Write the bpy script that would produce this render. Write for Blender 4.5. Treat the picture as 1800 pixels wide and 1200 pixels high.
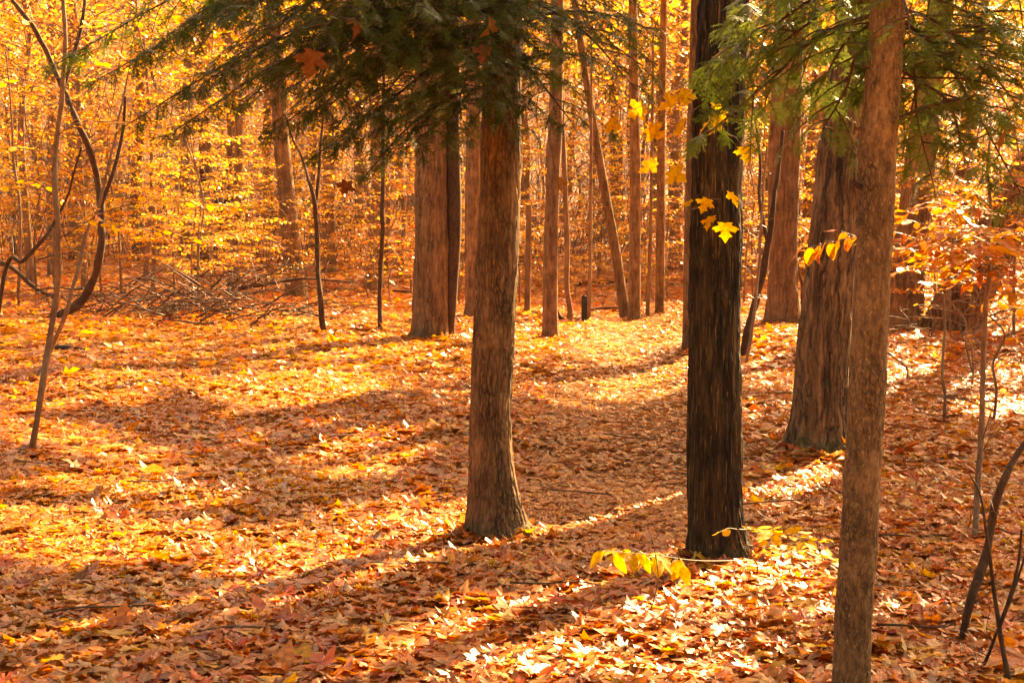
import bpy, math, random
import numpy as np

# ------------------------------------------------------------------ scene, camera, light
for o in list(bpy.data.objects):
    bpy.data.objects.remove(o)
scene = bpy.context.scene
COL = scene.collection
RNG = np.random.default_rng(11)
random.seed(11)

CAM_Z, PITCH, F = 1.6, math.radians(2.75), 2500.0      # F in pixels of an 1800 px wide frame
cd = bpy.data.cameras.new('camera')
cd.lens, cd.sensor_width, cd.clip_end, cd.clip_start = 50.0, 36.0, 900.0, 0.1
cam = bpy.data.objects.new('camera', cd)
COL.objects.link(cam)
cam.location = (0, 0, CAM_Z)
cam.rotation_euler = (math.pi / 2 - PITCH, 0, 0)
scene.camera = cam

SUN_AZ, SUN_EL = math.radians(33), math.radians(35)    # azimuth clockwise from +Y (the view direction)
world = bpy.data.worlds.new('World')
scene.world = world
world.use_nodes = True
wn = world.node_tree.nodes
sky = wn.new('ShaderNodeTexSky')
sky.sky_type = 'NISHITA'
sky.sun_disc = False
sky.sun_elevation = SUN_EL
sky.sun_rotation = SUN_AZ
sky.dust_density = 6.0
sky.air_density = 0.7
sky.ozone_density = 0.0
bg = wn['Background']
world.node_tree.links.new(sky.outputs[0], bg.inputs[0])
bg.inputs[1].default_value = 0.062

sd = bpy.data.lights.new('sun', 'SUN')
sd.energy, sd.angle, sd.color = 5.0, math.radians(0.53), (1.0, 0.87, 0.66)
sun = bpy.data.objects.new('sun', sd)
COL.objects.link(sun)
S = np.array([math.sin(SUN_AZ) * math.cos(SUN_EL), math.cos(SUN_AZ) * math.cos(SUN_EL), math.sin(SUN_EL)])
from mathutils import Vector
sun.rotation_euler = Vector(-S).to_track_quat('-Z', 'Y').to_euler()
sun.location = (20, 30, 30)

vs = scene.view_settings
vs.view_transform, vs.look, vs.gamma, vs.use_curve_mapping = 'Standard', 'None', 1.0, False
vs.exposure = 2.95
vs.use_white_balance = True
vs.white_balance_temperature = 12000
vs.white_balance_tint = 12
scene.cycles.max_bounces = 10
scene.cycles.diffuse_bounces = 5
scene.cycles.transmission_bounces = 6
scene.cycles.sample_clamp_indirect = 8

# ------------------------------------------------------------------ numeric helpers
def vnoise(x, y, z, seed=0):
    x, y, z = np.broadcast_arrays(np.asarray(x, float), np.asarray(y, float), np.asarray(z, float))
    xi, yi, zi = np.floor(x), np.floor(y), np.floor(z)
    fx, fy, fz = x - xi, y - yi, z - zi
    fx, fy, fz = fx*fx*(3-2*fx), fy*fy*(3-2*fy), fz*fz*(3-2*fz)
    xi, yi, zi = xi.astype(np.int64), yi.astype(np.int64), zi.astype(np.int64)
    def h(a, b, c):
        n = (a*374761393 + b*668265263 + c*2147483647 + seed*974711) & 0xffffffff
        n = ((n ^ (n >> 13)) * 1274126177) & 0xffffffff
        n = ((n ^ (n >> 16)) * 2246822519) & 0xffffffff
        return ((n ^ (n >> 15)) & 0xffff) / 65535.0
    def L(a, b, t): return a + (b-a)*t
    return L(L(L(h(xi,yi,zi), h(xi+1,yi,zi), fx), L(h(xi,yi+1,zi), h(xi+1,yi+1,zi), fx), fy),
             L(L(h(xi,yi,zi+1), h(xi+1,yi,zi+1), fx), L(h(xi,yi+1,zi+1), h(xi+1,yi+1,zi+1), fx), fy), fz)

def fbm(x, y, z, seed=0, octs=3):
    v, a, s = 0, 0.5, 0
    for k in range(octs):
        v = v + a*vnoise(x*2**k, y*2**k, z*2**k, seed+k)
        s += a
        a *= 0.5
    return v / s

def sstep(a, b, x):
    t = np.clip((x-a)/(b-a), 0, 1)
    return t*t*(3-2*t)

def path_x(y):
    return np.interp(y, [0, 5, 9, 13, 18, 23, 28, 34, 45, 60], [0.5, 0.6, 0.75, 0.95, 1.35, 1.9, 2.55, 2.5, 1.8, 2.5])

def height(x, y):
    x, y = np.asarray(x, float), np.asarray(y, float)
    z = 0.026*np.clip(y-9, 0, 21) - 0.012*np.clip(y-30, 0, 15)
    z = z + 0.135*(np.sqrt((y-54)**2 + 120) + (y-54))/2 * sstep(8, 40, y)
    z = z + 0.36*(np.sqrt((y-78)**2 + 150) + (y-78))/2 * sstep(40, 70, y) * (1-0.75*sstep(150, 230, y))
    z = z + 0.03*np.clip(-x-1.5, 0, 30)*sstep(9, 22, y) * (1-sstep(60, 90, y))
    z = z + 0.02*np.clip(x-3.5, 0, 30)*sstep(10, 25, y)
    z = z - 0.20*np.exp(-((x-path_x(y))/0.9)**2)*sstep(7, 13, y)*(1-sstep(34, 40, y))
    z = z + 0.16*np.exp(-((x-4.6)/0.8)**2-((y-25)/4)**2)
    z = z + (fbm(x*0.35, y*0.35, 0, 5, 2)-0.5)*0.22*sstep(2, 14, np.hypot(x, y))
    z = z + (vnoise(x*1.6, y*1.6, 0, 9)-0.5)*0.05
    return z

ca, sa = math.cos(PITCH), math.sin(PITCH)
def ray(px, py):
    xc, yc = (px-900)/F, -(py-600)/F
    return np.array([xc, yc*sa+ca, yc*ca-sa])

def at(px, py, D):
    d = ray(px, py)
    return np.array([0, 0, CAM_Z]) + d*(D/d[1])

def ground_at(px, py):
    d = ray(px, py)
    t0 = 2.5
    ts = np.concatenate([np.arange(2.5, 60, 0.02), np.arange(60, 300, 0.2)])
    P = np.array([0, 0, CAM_Z]) + ts[:, None]*d
    below = P[:, 2] < height(P[:, 0], P[:, 1])
    i = int(np.argmax(below)) if below.any() else len(ts)-1
    p = P[i]
    return np.array([p[0], p[1], float(height(p[0], p[1]))])

def to_px(P):
    P = np.asarray(P, float)
    y = P[..., 1]*ca - (P[..., 2]-CAM_Z)*sa
    u = P[..., 1]*sa + (P[..., 2]-CAM_Z)*ca
    y = np.where(np.abs(y) < 1e-3, 1e-3, y)
    return 900 + F*P[..., 0]/y, 600 - F*u/y

def catmull(pts, n_per=8):
    pts = np.asarray(pts, float)
    if len(pts) < 3:
        t = np.linspace(0, 1, n_per+1)[:, None]
        return pts[0]*(1-t) + pts[-1]*t
    P = np.vstack([2*pts[0]-pts[1], pts, 2*pts[-1]-pts[-2]])
    out = []
    for i in range(1, len(P)-2):
        t = np.linspace(0, 1, n_per, endpoint=False)[:, None]
        p0, p1, p2, p3 = P[i-1], P[i], P[i+1], P[i+2]
        out.append(0.5*((2*p1)+(-p0+p2)*t+(2*p0-5*p1+4*p2-p3)*t*t+(-p0+3*p1-3*p2+p3)*t**3))
    out.append(P[-2][None])
    return np.vstack(out)

class MB:
    """collects vertices, quads, triangles and a per-vertex tint, links them as ONE mesh object"""
    def __init__(s):
        s.V, s.T, s.Q, s.C, s.n = [], [], [], [], 0
    def add(s, V, T=None, Q=None, C=(0.5, 0.5, 0.5)):
        V = np.asarray(V, float).reshape(-1, 3)
        if T is not None and len(T): s.T.append(np.asarray(T)+s.n)
        if Q is not None and len(Q): s.Q.append(np.asarray(Q)+s.n)
        C = np.asarray(C, float)
        s.C.append(np.broadcast_to(C, (len(V), 3)) if C.ndim == 1 else C)
        s.V.append(V)
        s.n += len(V)
    def tube(s, P, R, nseg=6, C=(0.5, 0.5, 0.5), cap=True):
        P = np.asarray(P, float)
        R = np.broadcast_to(np.asarray(R, float), (len(P),))
        T = np.gradient(P, axis=0)
        T /= np.linalg.norm(T, axis=1)[:, None] + 1e-9
        ref = np.eye(3)[int(np.argmin(np.abs(T).max(axis=0)))]
        U = ref - T*(T@ref)[:, None]
        U /= np.linalg.norm(U, axis=1)[:, None] + 1e-9
        W = np.cross(T, U)
        th = np.arange(nseg)*2*math.pi/nseg
        V = P[:, None] + R[:, None, None]*(np.cos(th)[None, :, None]*U[:, None] + np.sin(th)[None, :, None]*W[:, None])
        s.add(V, Q=grid_quads(len(P), nseg), C=C)
        if cap:
            base = s.n - len(P)*nseg
            for row in (0, len(P)-1):
                s.V.append(P[row][None]); s.C.append(np.asarray(s.C[-1])[:1] if np.ndim(C) > 1 else np.asarray(C, float)[None])
                ids = base + row*nseg + np.arange(nseg)
                a, b = ids, np.roll(ids, -1)
                if row == 0: a, b = b, a
                s.T.append(np.stack([a, b, np.full(nseg, s.n)], 1))
                s.n += 1
    def mesh(s, name, mat, smooth=False, origin=(0, 0, 0)):
        me = bpy.data.meshes.new(name)
        V = np.vstack(s.V) - np.asarray(origin)
        T = np.vstack(s.T) if s.T else np.zeros((0, 3), int)
        Q = np.vstack(s.Q) if s.Q else np.zeros((0, 4), int)
        loops = np.concatenate([T.ravel(), Q.ravel()]).astype(np.int32)
        starts = np.concatenate([np.arange(len(T))*3, len(T)*3+np.arange(len(Q))*4]).astype(np.int32)
        me.vertices.add(len(V)); me.vertices.foreach_set('co', V.astype(np.float32).ravel())
        me.loops.add(len(loops)); me.loops.foreach_set('vertex_index', loops)
        me.polygons.add(len(starts)); me.polygons.foreach_set('loop_start', starts)
        me.update(calc_edges=True)
        C = np.vstack(s.C)
        att = me.attributes.new('tint', 'FLOAT_COLOR', 'POINT')
        att.data.foreach_set('color', np.hstack([C, np.ones((len(C), 1))]).astype(np.float32).ravel())
        if smooth:
            me.polygons.foreach_set('use_smooth', np.ones(len(starts), bool))
        me.materials.append(mat)
        return me
    def build(s, name, mat, parent=None, smooth=False, origin=(0, 0, 0)):
        return link(name, s.mesh(name, mat, smooth, origin), parent)

def grid_quads(nr, nseg):
    i, j = np.meshgrid(np.arange(nr-1), np.arange(nseg), indexing='ij')
    j2 = (j+1) % nseg
    return np.stack([i*nseg+j, i*nseg+j2, (i+1)*nseg+j2, (i+1)*nseg+j], -1).reshape(-1, 4)

def link(name, data, parent=None, loc=None):
    o = bpy.data.objects.new(name, data)
    COL.objects.link(o)
    if parent is not None: o.parent = parent
    if loc is not None: o.location = loc
    return o

def tag(o, label=None, cat=None, group=None, kind=None):
    for k, v in (('label', label), ('category', cat), ('group', group), ('kind', kind)):
        if v: o[k] = v
    return o

def thing(name, label, cat, loc=(0, 0, 0), group=None, rotz=0.0):
    o = link(name, None, None, [float(a) for a in loc])
    o.rotation_euler = (0, 0, rotz)
    o.empty_display_size = 0.2
    return tag(o, label, cat, group)

# ------------------------------------------------------------------ materials
def new_mat(name):
    m = bpy.data.materials.new(name)
    m.use_nodes = True
    nt = m.node_tree
    for n in list(nt.nodes): nt.nodes.remove(n)
    out = nt.nodes.new('ShaderNodeOutputMaterial')
    return m, nt, out

def N(nt, kind, **inp):
    n = nt.nodes.new(kind)
    for k, v in inp.items():
        n.inputs[k.replace('_', ' ')].default_value = v
    return n

def ramp(nt, stops):
    r = nt.nodes.new('ShaderNodeValToRGB')
    e = r.color_ramp.elements
    while len(e) < len(stops): e.new(0.5)
    for q, (p, c) in zip(e, stops):
        q.position = p
        q.color = (*c, 1)
    return r

def leaf_material(name, trans=0.45, rough=0.4, hue=0.02, val=0.25, spots=0.35, scale=45.0, spec=0.5):
    m, nt, out = new_mat(name)
    ln = nt.links.new
    at_ = nt.nodes.new('ShaderNodeAttribute'); at_.attribute_name = 'tint'
    oi = nt.nodes.new('ShaderNodeObjectInfo')
    hs = N(nt, 'ShaderNodeHueSaturation')
    mr = N(nt, 'ShaderNodeMapRange'); mr.inputs['To Min'].default_value = 0.5-hue; mr.inputs['To Max'].default_value = 0.5+hue*0.6
    ln(oi.outputs['Random'], mr.inputs['Value']); ln(mr.outputs[0], hs.inputs['Hue'])
    mul = N(nt, 'ShaderNodeMath'); mul.operation = 'MULTIPLY'; mul.inputs[1].default_value = 7.31
    fr = N(nt, 'ShaderNodeMath'); fr.operation = 'FRACT'
    mv = N(nt, 'ShaderNodeMapRange'); mv.inputs['To Min'].default_value = 1-val; mv.inputs['To Max'].default_value = 1+val*0.4
    ln(oi.outputs['Random'], mul.inputs[0]); ln(mul.outputs[0], fr.inputs[0]); ln(fr.outputs[0], mv.inputs['Value']); ln(mv.outputs[0], hs.inputs['Value'])
    ln(at_.outputs['Color'], hs.inputs['Color'])
    tc = nt.nodes.new('ShaderNodeTexCoord')
    nz = N(nt, 'ShaderNodeTexNoise', Scale=scale, Detail=3.0)
    ln(tc.outputs['Object'], nz.inputs['Vector'])
    rp = ramp(nt, [(0.42, (1-spots, 1-spots*1.1, 1-spots*1.1)), (0.6, (1, 1, 1))])
    ln(nz.outputs['Fac'], rp.inputs[0])
    mx = nt.nodes.new('ShaderNodeMix'); mx.data_type = 'RGBA'; mx.blend_type = 'MULTIPLY'; mx.inputs[0].default_value = 1
    ln(hs.outputs[0], mx.inputs[6]); ln(rp.outputs[0], mx.inputs[7])
    pb = N(nt, 'ShaderNodeBsdfPrincipled', Roughness=rough)
    pb.inputs['Specular IOR Level'].default_value = spec
    tr = nt.nodes.new('ShaderNodeBsdfTranslucent')
    gm = N(nt, 'ShaderNodeGamma', Gamma=0.85)
    ln(mx.outputs[2], pb.inputs['Base Color']); ln(mx.outputs[2], gm.inputs[0]); ln(gm.outputs[0], tr.inputs[0])
    bp = N(nt, 'ShaderNodeBump', Strength=0.25, Distance=0.004)
    ln(nz.outputs['Fac'], bp.inputs['Height']); ln(bp.outputs[0], pb.inputs['Normal'])
    ms = nt.nodes.new('ShaderNodeMixShader'); ms.inputs[0].default_value = trans
    ln(pb.outputs[0], ms.inputs[1]); ln(tr.outputs[0], ms.inputs[2]); ln(ms.outputs[0], out.inputs[0])
    return m

def bark_material(name, dark, light, scale=30.0, stretch=0.14, bump=0.6, dist=0.02, moss=None, lo=0.38, hi=0.62, rough=0.85, fleck=None, crack=0.0, cwidth=0.12, warp=0.035, cstr=0.8, band=0.0):
    """moss = (height in metres, colour): patches of moss near the foot; crack = plates per metre across, parted by narrow fissures"""
    m, nt, out = new_mat(name)
    ln = nt.links.new
    def mathn(op, a, b=None, c=None):
        n = N(nt, 'ShaderNodeMath'); n.operation = op
        for k, v in enumerate((a, b, c)):
            if v is None: continue
            if isinstance(v, (int, float)): n.inputs[k].default_value = v
            else: ln(v, n.inputs[k])
        return n.outputs[0]
    def mixc(kind, fac, a, b):
        n = nt.nodes.new('ShaderNodeMix'); n.data_type = 'RGBA'; n.blend_type = kind
        if isinstance(fac, (int, float)): n.inputs[0].default_value = fac
        else: ln(fac, n.inputs[0])
        for k, v in ((6, a), (7, b)):
            if isinstance(v, tuple): n.inputs[k].default_value = (*v, 1)
            else: ln(v, n.inputs[k])
        return n.outputs[2]
    tc = nt.nodes.new('ShaderNodeTexCoord')
    wv = N(nt, 'ShaderNodeTexNoise', Scale=7.0, Detail=3.0); ln(tc.outputs['Object'], wv.inputs['Vector'])
    sub = nt.nodes.new('ShaderNodeVectorMath'); sub.operation = 'MULTIPLY_ADD'
    sub.inputs[1].default_value = (warp, warp, warp*2)
    ln(wv.outputs['Color'], sub.inputs[0]); ln(tc.outputs['Object'], sub.inputs[2])
    mp = nt.nodes.new('ShaderNodeMapping'); mp.inputs['Scale'].default_value = (1, 1, stretch)
    ln(sub.outputs[0], mp.inputs[0])
    nz = N(nt, 'ShaderNodeTexNoise', Scale=scale, Detail=6.0, Roughness=0.65, Distortion=0.4)
    ln(mp.outputs[0], nz.inputs['Vector'])
    big = N(nt, 'ShaderNodeTexNoise', Scale=4.0, Detail=4.0)
    ln(tc.outputs['Object'], big.inputs['Vector'])
    fine = N(nt, 'ShaderNodeTexNoise', Scale=scale*4, Detail=4.0)
    ln(tc.outputs['Object'], fine.inputs['Vector'])
    r = ramp(nt, [(lo, dark), (hi, light)])
    ln(nz.outputs['Fac'], r.inputs[0])
    r2 = ramp(nt, [(0.3, (0.66, 0.62, 0.58)), (0.7, (1.2, 1.16, 1.1))])
    ln(big.outputs['Fac'], r2.inputs[0])
    col = mixc('MULTIPLY', 1.0, r.outputs[0], r2.outputs[0])
    if band:
        mb_ = nt.nodes.new('ShaderNodeMapping'); mb_.inputs['Scale'].default_value = (1.5, 1.5, 6.0)
        ln(sub.outputs[0], mb_.inputs[0])
        bn = N(nt, 'ShaderNodeTexNoise', Scale=1.6, Detail=3.0); ln(mb_.outputs[0], bn.inputs['Vector'])
        rb = ramp(nt, [(0.36, (1-band, 1-band, 1-band)), (0.52, (1.06, 1.06, 1.06))]); ln(bn.outputs['Fac'], rb.inputs[0])
        col = mixc('MULTIPLY', 1.0, col, rb.outputs[0])
    hgt = mathn('MULTIPLY_ADD', fine.outputs['Fac'], 0.3, nz.outputs['Fac'])
    if crack:
        vo = N(nt, 'ShaderNodeTexVoronoi', Scale=crack, Randomness=1.0); vo.feature = 'DISTANCE_TO_EDGE'
        ln(mp.outputs[0], vo.inputs['Vector'])
        vo2 = N(nt, 'ShaderNodeTexVoronoi', Scale=crack*2.3, Randomness=1.0); vo2.feature = 'DISTANCE_TO_EDGE'
        ln(mp.outputs[0], vo2.inputs['Vector'])
        c1 = N(nt, 'ShaderNodeMapRange'); c1.inputs['From Max'].default_value = cwidth; ln(vo.outputs['Distance'], c1.inputs['Value'])
        c2 = N(nt, 'ShaderNodeMapRange'); c2.inputs['From Max'].default_value = cwidth*0.9; c2.inputs['To Min'].default_value = 0.45; ln(vo2.outputs['Distance'], c2.inputs['Value'])
        cc = mathn('MULTIPLY', c1.outputs[0], c2.outputs[0])
        pm = N(nt, 'ShaderNodeTexNoise', Scale=11.0, Detail=3.0); ln(mp.outputs[0], pm.inputs['Vector'])
        pr = N(nt, 'ShaderNodeMapRange'); pr.inputs['From Min'].default_value = 0.36; pr.inputs['From Max'].default_value = 0.62
        pr.inputs['To Min'].default_value = 0.05; pr.inputs['To Max'].default_value = cstr; ln(pm.outputs['Fac'], pr.inputs['Value'])
        cc = mathn('SUBTRACT', 1.0, mathn('MULTIPLY', mathn('SUBTRACT', 1.0, cc), pr.outputs[0]))
        col = mixc('MIX', cc, tuple(0.32*d for d in dark), col)
        hgt = mathn('MULTIPLY_ADD', cc, 1.1, hgt)
    oi = nt.nodes.new('ShaderNodeObjectInfo')
    hs = N(nt, 'ShaderNodeHueSaturation')
    mr = N(nt, 'ShaderNodeMapRange'); mr.inputs['To Min'].default_value = 0.85; mr.inputs['To Max'].default_value = 1.15
    ln(oi.outputs['Random'], mr.inputs['Value']); ln(mr.outputs[0], hs.inputs['Value']); ln(col, hs.inputs['Color'])
    col = hs.outputs[0]
    if fleck:
        fl = N(nt, 'ShaderNodeTexNoise', Scale=110.0, Detail=4.0)
        mp2 = nt.nodes.new('ShaderNodeMapping'); mp2.inputs['Scale'].default_value = (1, 1, fleck[1])
        ln(tc.outputs['Object'], mp2.inputs[0]); ln(mp2.outputs[0], fl.inputs['Vector'])
        rf = ramp(nt, [(0.60, (0, 0, 0)), (0.70, (0.8, 0.8, 0.8))]); ln(fl.outputs['Fac'], rf.inputs[0])
        col = mixc('MIX', rf.outputs[0], col, fleck[0])
    if moss:
        sx = nt.nodes.new('ShaderNodeSeparateXYZ'); ln(tc.outputs['Object'], sx.inputs[0])
        mh = N(nt, 'ShaderNodeMapRange'); mh.inputs['From Min'].default_value = moss[0]; mh.inputs['From Max'].default_value = 0.0
        mh.inputs['To Min'].default_value = -0.4; mh.inputs['To Max'].default_value = 0.05
        ln(sx.outputs[2], mh.inputs['Value'])
        mn = N(nt, 'ShaderNodeTexNoise', Scale=7.0, Detail=7.0, Roughness=0.7); ln(tc.outputs['Object'], mn.inputs['Vector'])
        rm = ramp(nt, [(0.48, (0, 0, 0)), (0.62, (0.8, 0.8, 0.8))]); ln(mathn('ADD', mh.outputs[0], mn.outputs['Fac']), rm.inputs[0])
        col = mixc('MIX', rm.outputs[0], col, moss[1])
    bp = N(nt, 'ShaderNodeBump', Strength=bump, Distance=dist)
    ln(hgt, bp.inputs['Height'])
    pb = N(nt, 'ShaderNodeBsdfPrincipled', Roughness=rough)
    pb.inputs['Specular IOR Level'].default_value = 0.25
    ln(col, pb.inputs['Base Color']); ln(bp.outputs[0], pb.inputs['Normal']); ln(pb.outputs[0], out.inputs[0])
    return m

def needle_material():
    m, nt, out = new_mat('hemlock_needles')
    ln = nt.links.new
    at_ = nt.nodes.new('ShaderNodeAttribute'); at_.attribute_name = 'tint'
    pb = N(nt, 'ShaderNodeBsdfPrincipled', Roughness=0.36)
    pb.inputs['Specular IOR Level'].default_value = 0.10
    tr = nt.nodes.new('ShaderNodeBsdfTranslucent')
    ms = nt.nodes.new('ShaderNodeMixShader'); ms.inputs[0].default_value = 0.4
    gm = N(nt, 'ShaderNodeGamma', Gamma=0.8)
    ln(at_.outputs['Color'], pb.inputs['Base Color']); ln(at_.outputs['Color'], gm.inputs[0]); ln(gm.outputs[0], tr.inputs[0])
    ln(pb.outputs[0], ms.inputs[1]); ln(tr.outputs[0], ms.inputs[2]); ln(ms.outputs[0], out.inputs[0])
    return m

def ground_material():
    m, nt, out = new_mat('forest_floor')
    ln = nt.links.new
    tc = nt.nodes.new('ShaderNodeTexCoord')
    vo = N(nt, 'ShaderNodeTexVoronoi', Scale=9.0, Randomness=1.0)
    nzw = N(nt, 'ShaderNodeTexNoise', Scale=14.0, Detail=3.0)
    ln(tc.outputs['Object'], nzw.inputs['Vector'])
    mixv = nt.nodes.new('ShaderNodeMix'); mixv.data_type = 'VECTOR'; mixv.inputs[0].default_value = 0.08
    ln(tc.outputs['Object'], mixv.inputs[4]); ln(nzw.outputs['Color'], mixv.inputs[5])
    ln(mixv.outputs[1], vo.inputs['Vector'])
    sx = nt.nodes.new('ShaderNodeSeparateColor'); ln(vo.outputs['Color'], sx.inputs[0])
    r = ramp(nt, [(0.0, (0.16, 0.06, 0.02)), (0.25, (0.32, 0.11, 0.025)), (0.5, (0.44, 0.15, 0.025)), (0.72, (0.48, 0.21, 0.05)), (0.88, (0.58, 0.29, 0.035)), (1.0, (0.34, 0.075, 0.015))])
    ln(sx.outputs[0], r.inputs[0])
    big = N(nt, 'ShaderNodeTexNoise', Scale=0.5, Detail=4.0); ln(tc.outputs['Object'], big.inputs['Vector'])
    r2 = ramp(nt, [(0.35, (0.6, 0.55, 0.5)), (0.65, (1.0, 1.0, 1.0))]); ln(big.outputs['Fac'], r2.inputs[0])
    mx = nt.nodes.new('ShaderNodeMix'); mx.data_type = 'RGBA'; mx.blend_type = 'MULTIPLY'; mx.inputs[0].default_value = 1
    ln(r.outputs[0], mx.inputs[6]); ln(r2.outputs[0], mx.inputs[7])
    bp = N(nt, 'ShaderNodeBump', Strength=0.8, Distance=0.05)
    ln(sx.outputs[1], bp.inputs['Height'])
    pb = N(nt, 'ShaderNodeBsdfPrincipled', Roughness=0.6)
    ln(mx.outputs[2], pb.inputs['Base Color']); ln(bp.outputs[0], pb.inputs['Normal']); ln(pb.outputs[0], out.inputs[0])
    return m

M = {
    'litter': leaf_material('fallen_leaf', 0.42, 0.38, 0.0, 0.0, 0.4, 38.0, 0.75),
    'litter_one': leaf_material('fallen_leaf_single', 0.42, 0.38, 0.015, 0.25, 0.35, 38.0, 0.75),
    'leaf': leaf_material('autumn_leaf', 0.58, 0.38, 0.018, 0.2, 0.12, 20.0),
    'leaf_one': leaf_material('autumn_leaf_single', 0.46, 0.5, 0.012, 0.18, 0.32, 5.0, 0.2),
    'far_leaf': leaf_material('far_autumn_leaf', 0.52, 0.45, 0.025, 0.5, 0.1, 3.0),
    'needle': needle_material(),
    'ground': ground_material(),
    'bark_main': bark_material('scaly_grey_brown_bark', (0.13, 0.068, 0.028), (0.37, 0.21, 0.095), 44, 0.20, 1.0, 0.012, (0.3, (0.07, 0.06, 0.02)), 0.36, 0.60, crack=44, cwidth=0.13, cstr=0.9, band=0.22),
    'bark_dark': bark_material('dark_furrowed_bark', (0.022, 0.015, 0.006), (0.11, 0.07, 0.024), 30, 0.12, 1.0, 0.016, (0.5, (0.04, 0.045, 0.012)), 0.40, 0.64, fleck=((0.26, 0.15, 0.045), 0.05), crack=28, cwidth=0.24, cstr=0.95),
    'bark_slim': bark_material('fine_brown_bark', (0.10, 0.056, 0.024), (0.27, 0.16, 0.07), 62, 0.42, 1.0, 0.007, None, 0.34, 0.62, fleck=((0.42, 0.26, 0.11), 0.5), crack=62, cwidth=0.10, cstr=0.75, band=0.08),
    'bark_plate': bark_material('shaggy_plated_bark', (0.095, 0.048, 0.021), (0.38, 0.20, 0.088), 18, 0.08, 1.0, 0.025, (0.75, (0.055, 0.065, 0.012)), 0.36, 0.6, crack=14, cwidth=0.13, warp=0.08, cstr=0.95),
    'bark_mid': bark_material('grey_brown_bark', (0.14, 0.077, 0.035), (0.35, 0.20, 0.092), 24, 0.10, 1.0, 0.02, (0.45, (0.07, 0.075, 0.015)), 0.36, 0.60, crack=24, cwidth=0.11, warp=0.07, cstr=0.85),
    'bark_smooth': bark_material('smooth_grey_bark', (0.14, 0.08, 0.036), (0.37, 0.22, 0.11), 20, 0.16, 0.9, 0.015, (0.5, (0.10, 0.10, 0.03)), 0.36, 0.62, band=0.10, crack=22, cwidth=0.07, cstr=0.6),
    'bark_far': bark_material('far_grey_bark', (0.17, 0.10, 0.052), (0.33, 0.21, 0.115), 10, 0.15, 0.6, 0.03, None, crack=14, cwidth=0.08, cstr=0.6),
    'bark_sapling': bark_material('smooth_sapling_bark', (0.17, 0.10, 0.055), (0.30, 0.19, 0.11), 60, 0.3, 0.3, 0.004, None),
    'bark_vine': bark_material('dark_brown_bark', (0.045, 0.024, 0.012), (0.11, 0.058, 0.028), 50, 0.3, 0.5, 0.006, None),
    'twig': bark_material('red_brown_twig', (0.08, 0.038, 0.02), (0.18, 0.095, 0.05), 60, 0.4, 0.3, 0.004, None, rough=0.5),
    'thicket': bark_material('grey_brown_thicket', (0.10, 0.065, 0.05), (0.20, 0.13, 0.10), 6, 0.4, 0.1, 0.004, None),
    'post': bark_material('weathered_dark_wood', (0.02, 0.017, 0.014), (0.05, 0.04, 0.03), 40, 0.1, 0.3, 0.004, None),
    'cut': bark_material('cut_wood', (0.35, 0.22, 0.11), (0.55, 0.38, 0.2), 40, 1, 0.2, 0.003, None),
}

# ------------------------------------------------------------------ leaf shapes
def mirror_outline(right):
    r = np.array(right, float)
    l = r[::-1].copy(); l[:, 0] *= -1
    l = l[1:] if abs(r[-1, 0]) < 1e-6 else l
    l = l[:-1] if abs(r[0, 0]) < 1e-6 else l
    return np.vstack([r, l])

def fan(outline, centre):
    V = np.vstack([[centre], outline])
    n = len(outline)
    i = np.arange(n)
    return V, np.stack([np.zeros(n, int), i+1, (i+1) % n+1], 1)

MAPLE = fan(mirror_outline([(0, 0), (0.12, -0.06), (0.36, -0.05), (0.27, 0.09), (0.37, 0.17), (0.49, 0.21), (0.63, 0.37), (0.50, 0.40), (0.44, 0.52), (0.22, 0.41),
                            (0.21, 0.60), (0.31, 0.71), (0.17, 0.77), (0, 1.05)]), (0, 0.34))
MAPLE_MID = fan(mirror_outline([(0, 0), (0.34, -0.04), (0.26, 0.1), (0.60, 0.36), (0.23, 0.42), (0.28, 0.70), (0, 1.03)]), (0, 0.34))
MAPLE_FAR = fan(mirror_outline([(0, 0), (0.45, 0.05), (0.25, 0.35), (0.5, 0.45), (0, 1.0)]), (0, 0.36))
OVAL = fan(mirror_outline([(0, 0), (0.23, 0.28), (0.22, 0.62), (0, 1.0)]), (0, 0.45))
OVAL_FINE = fan(mirror_outline([(0, 0), (0.11, 0.07), (0.2, 0.2), (0.255, 0.36), (0.245, 0.52), (0.19, 0.70), (0.09, 0.88), (0, 1.0)]), (0, 0.45))
DIAMOND = (np.array([(0, 0), (0.26, 0.45), (0, 1.0), (-0.26, 0.45)], float), np.array([(0, 1, 2), (0, 2, 3)]))
STEMMED = None

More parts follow.
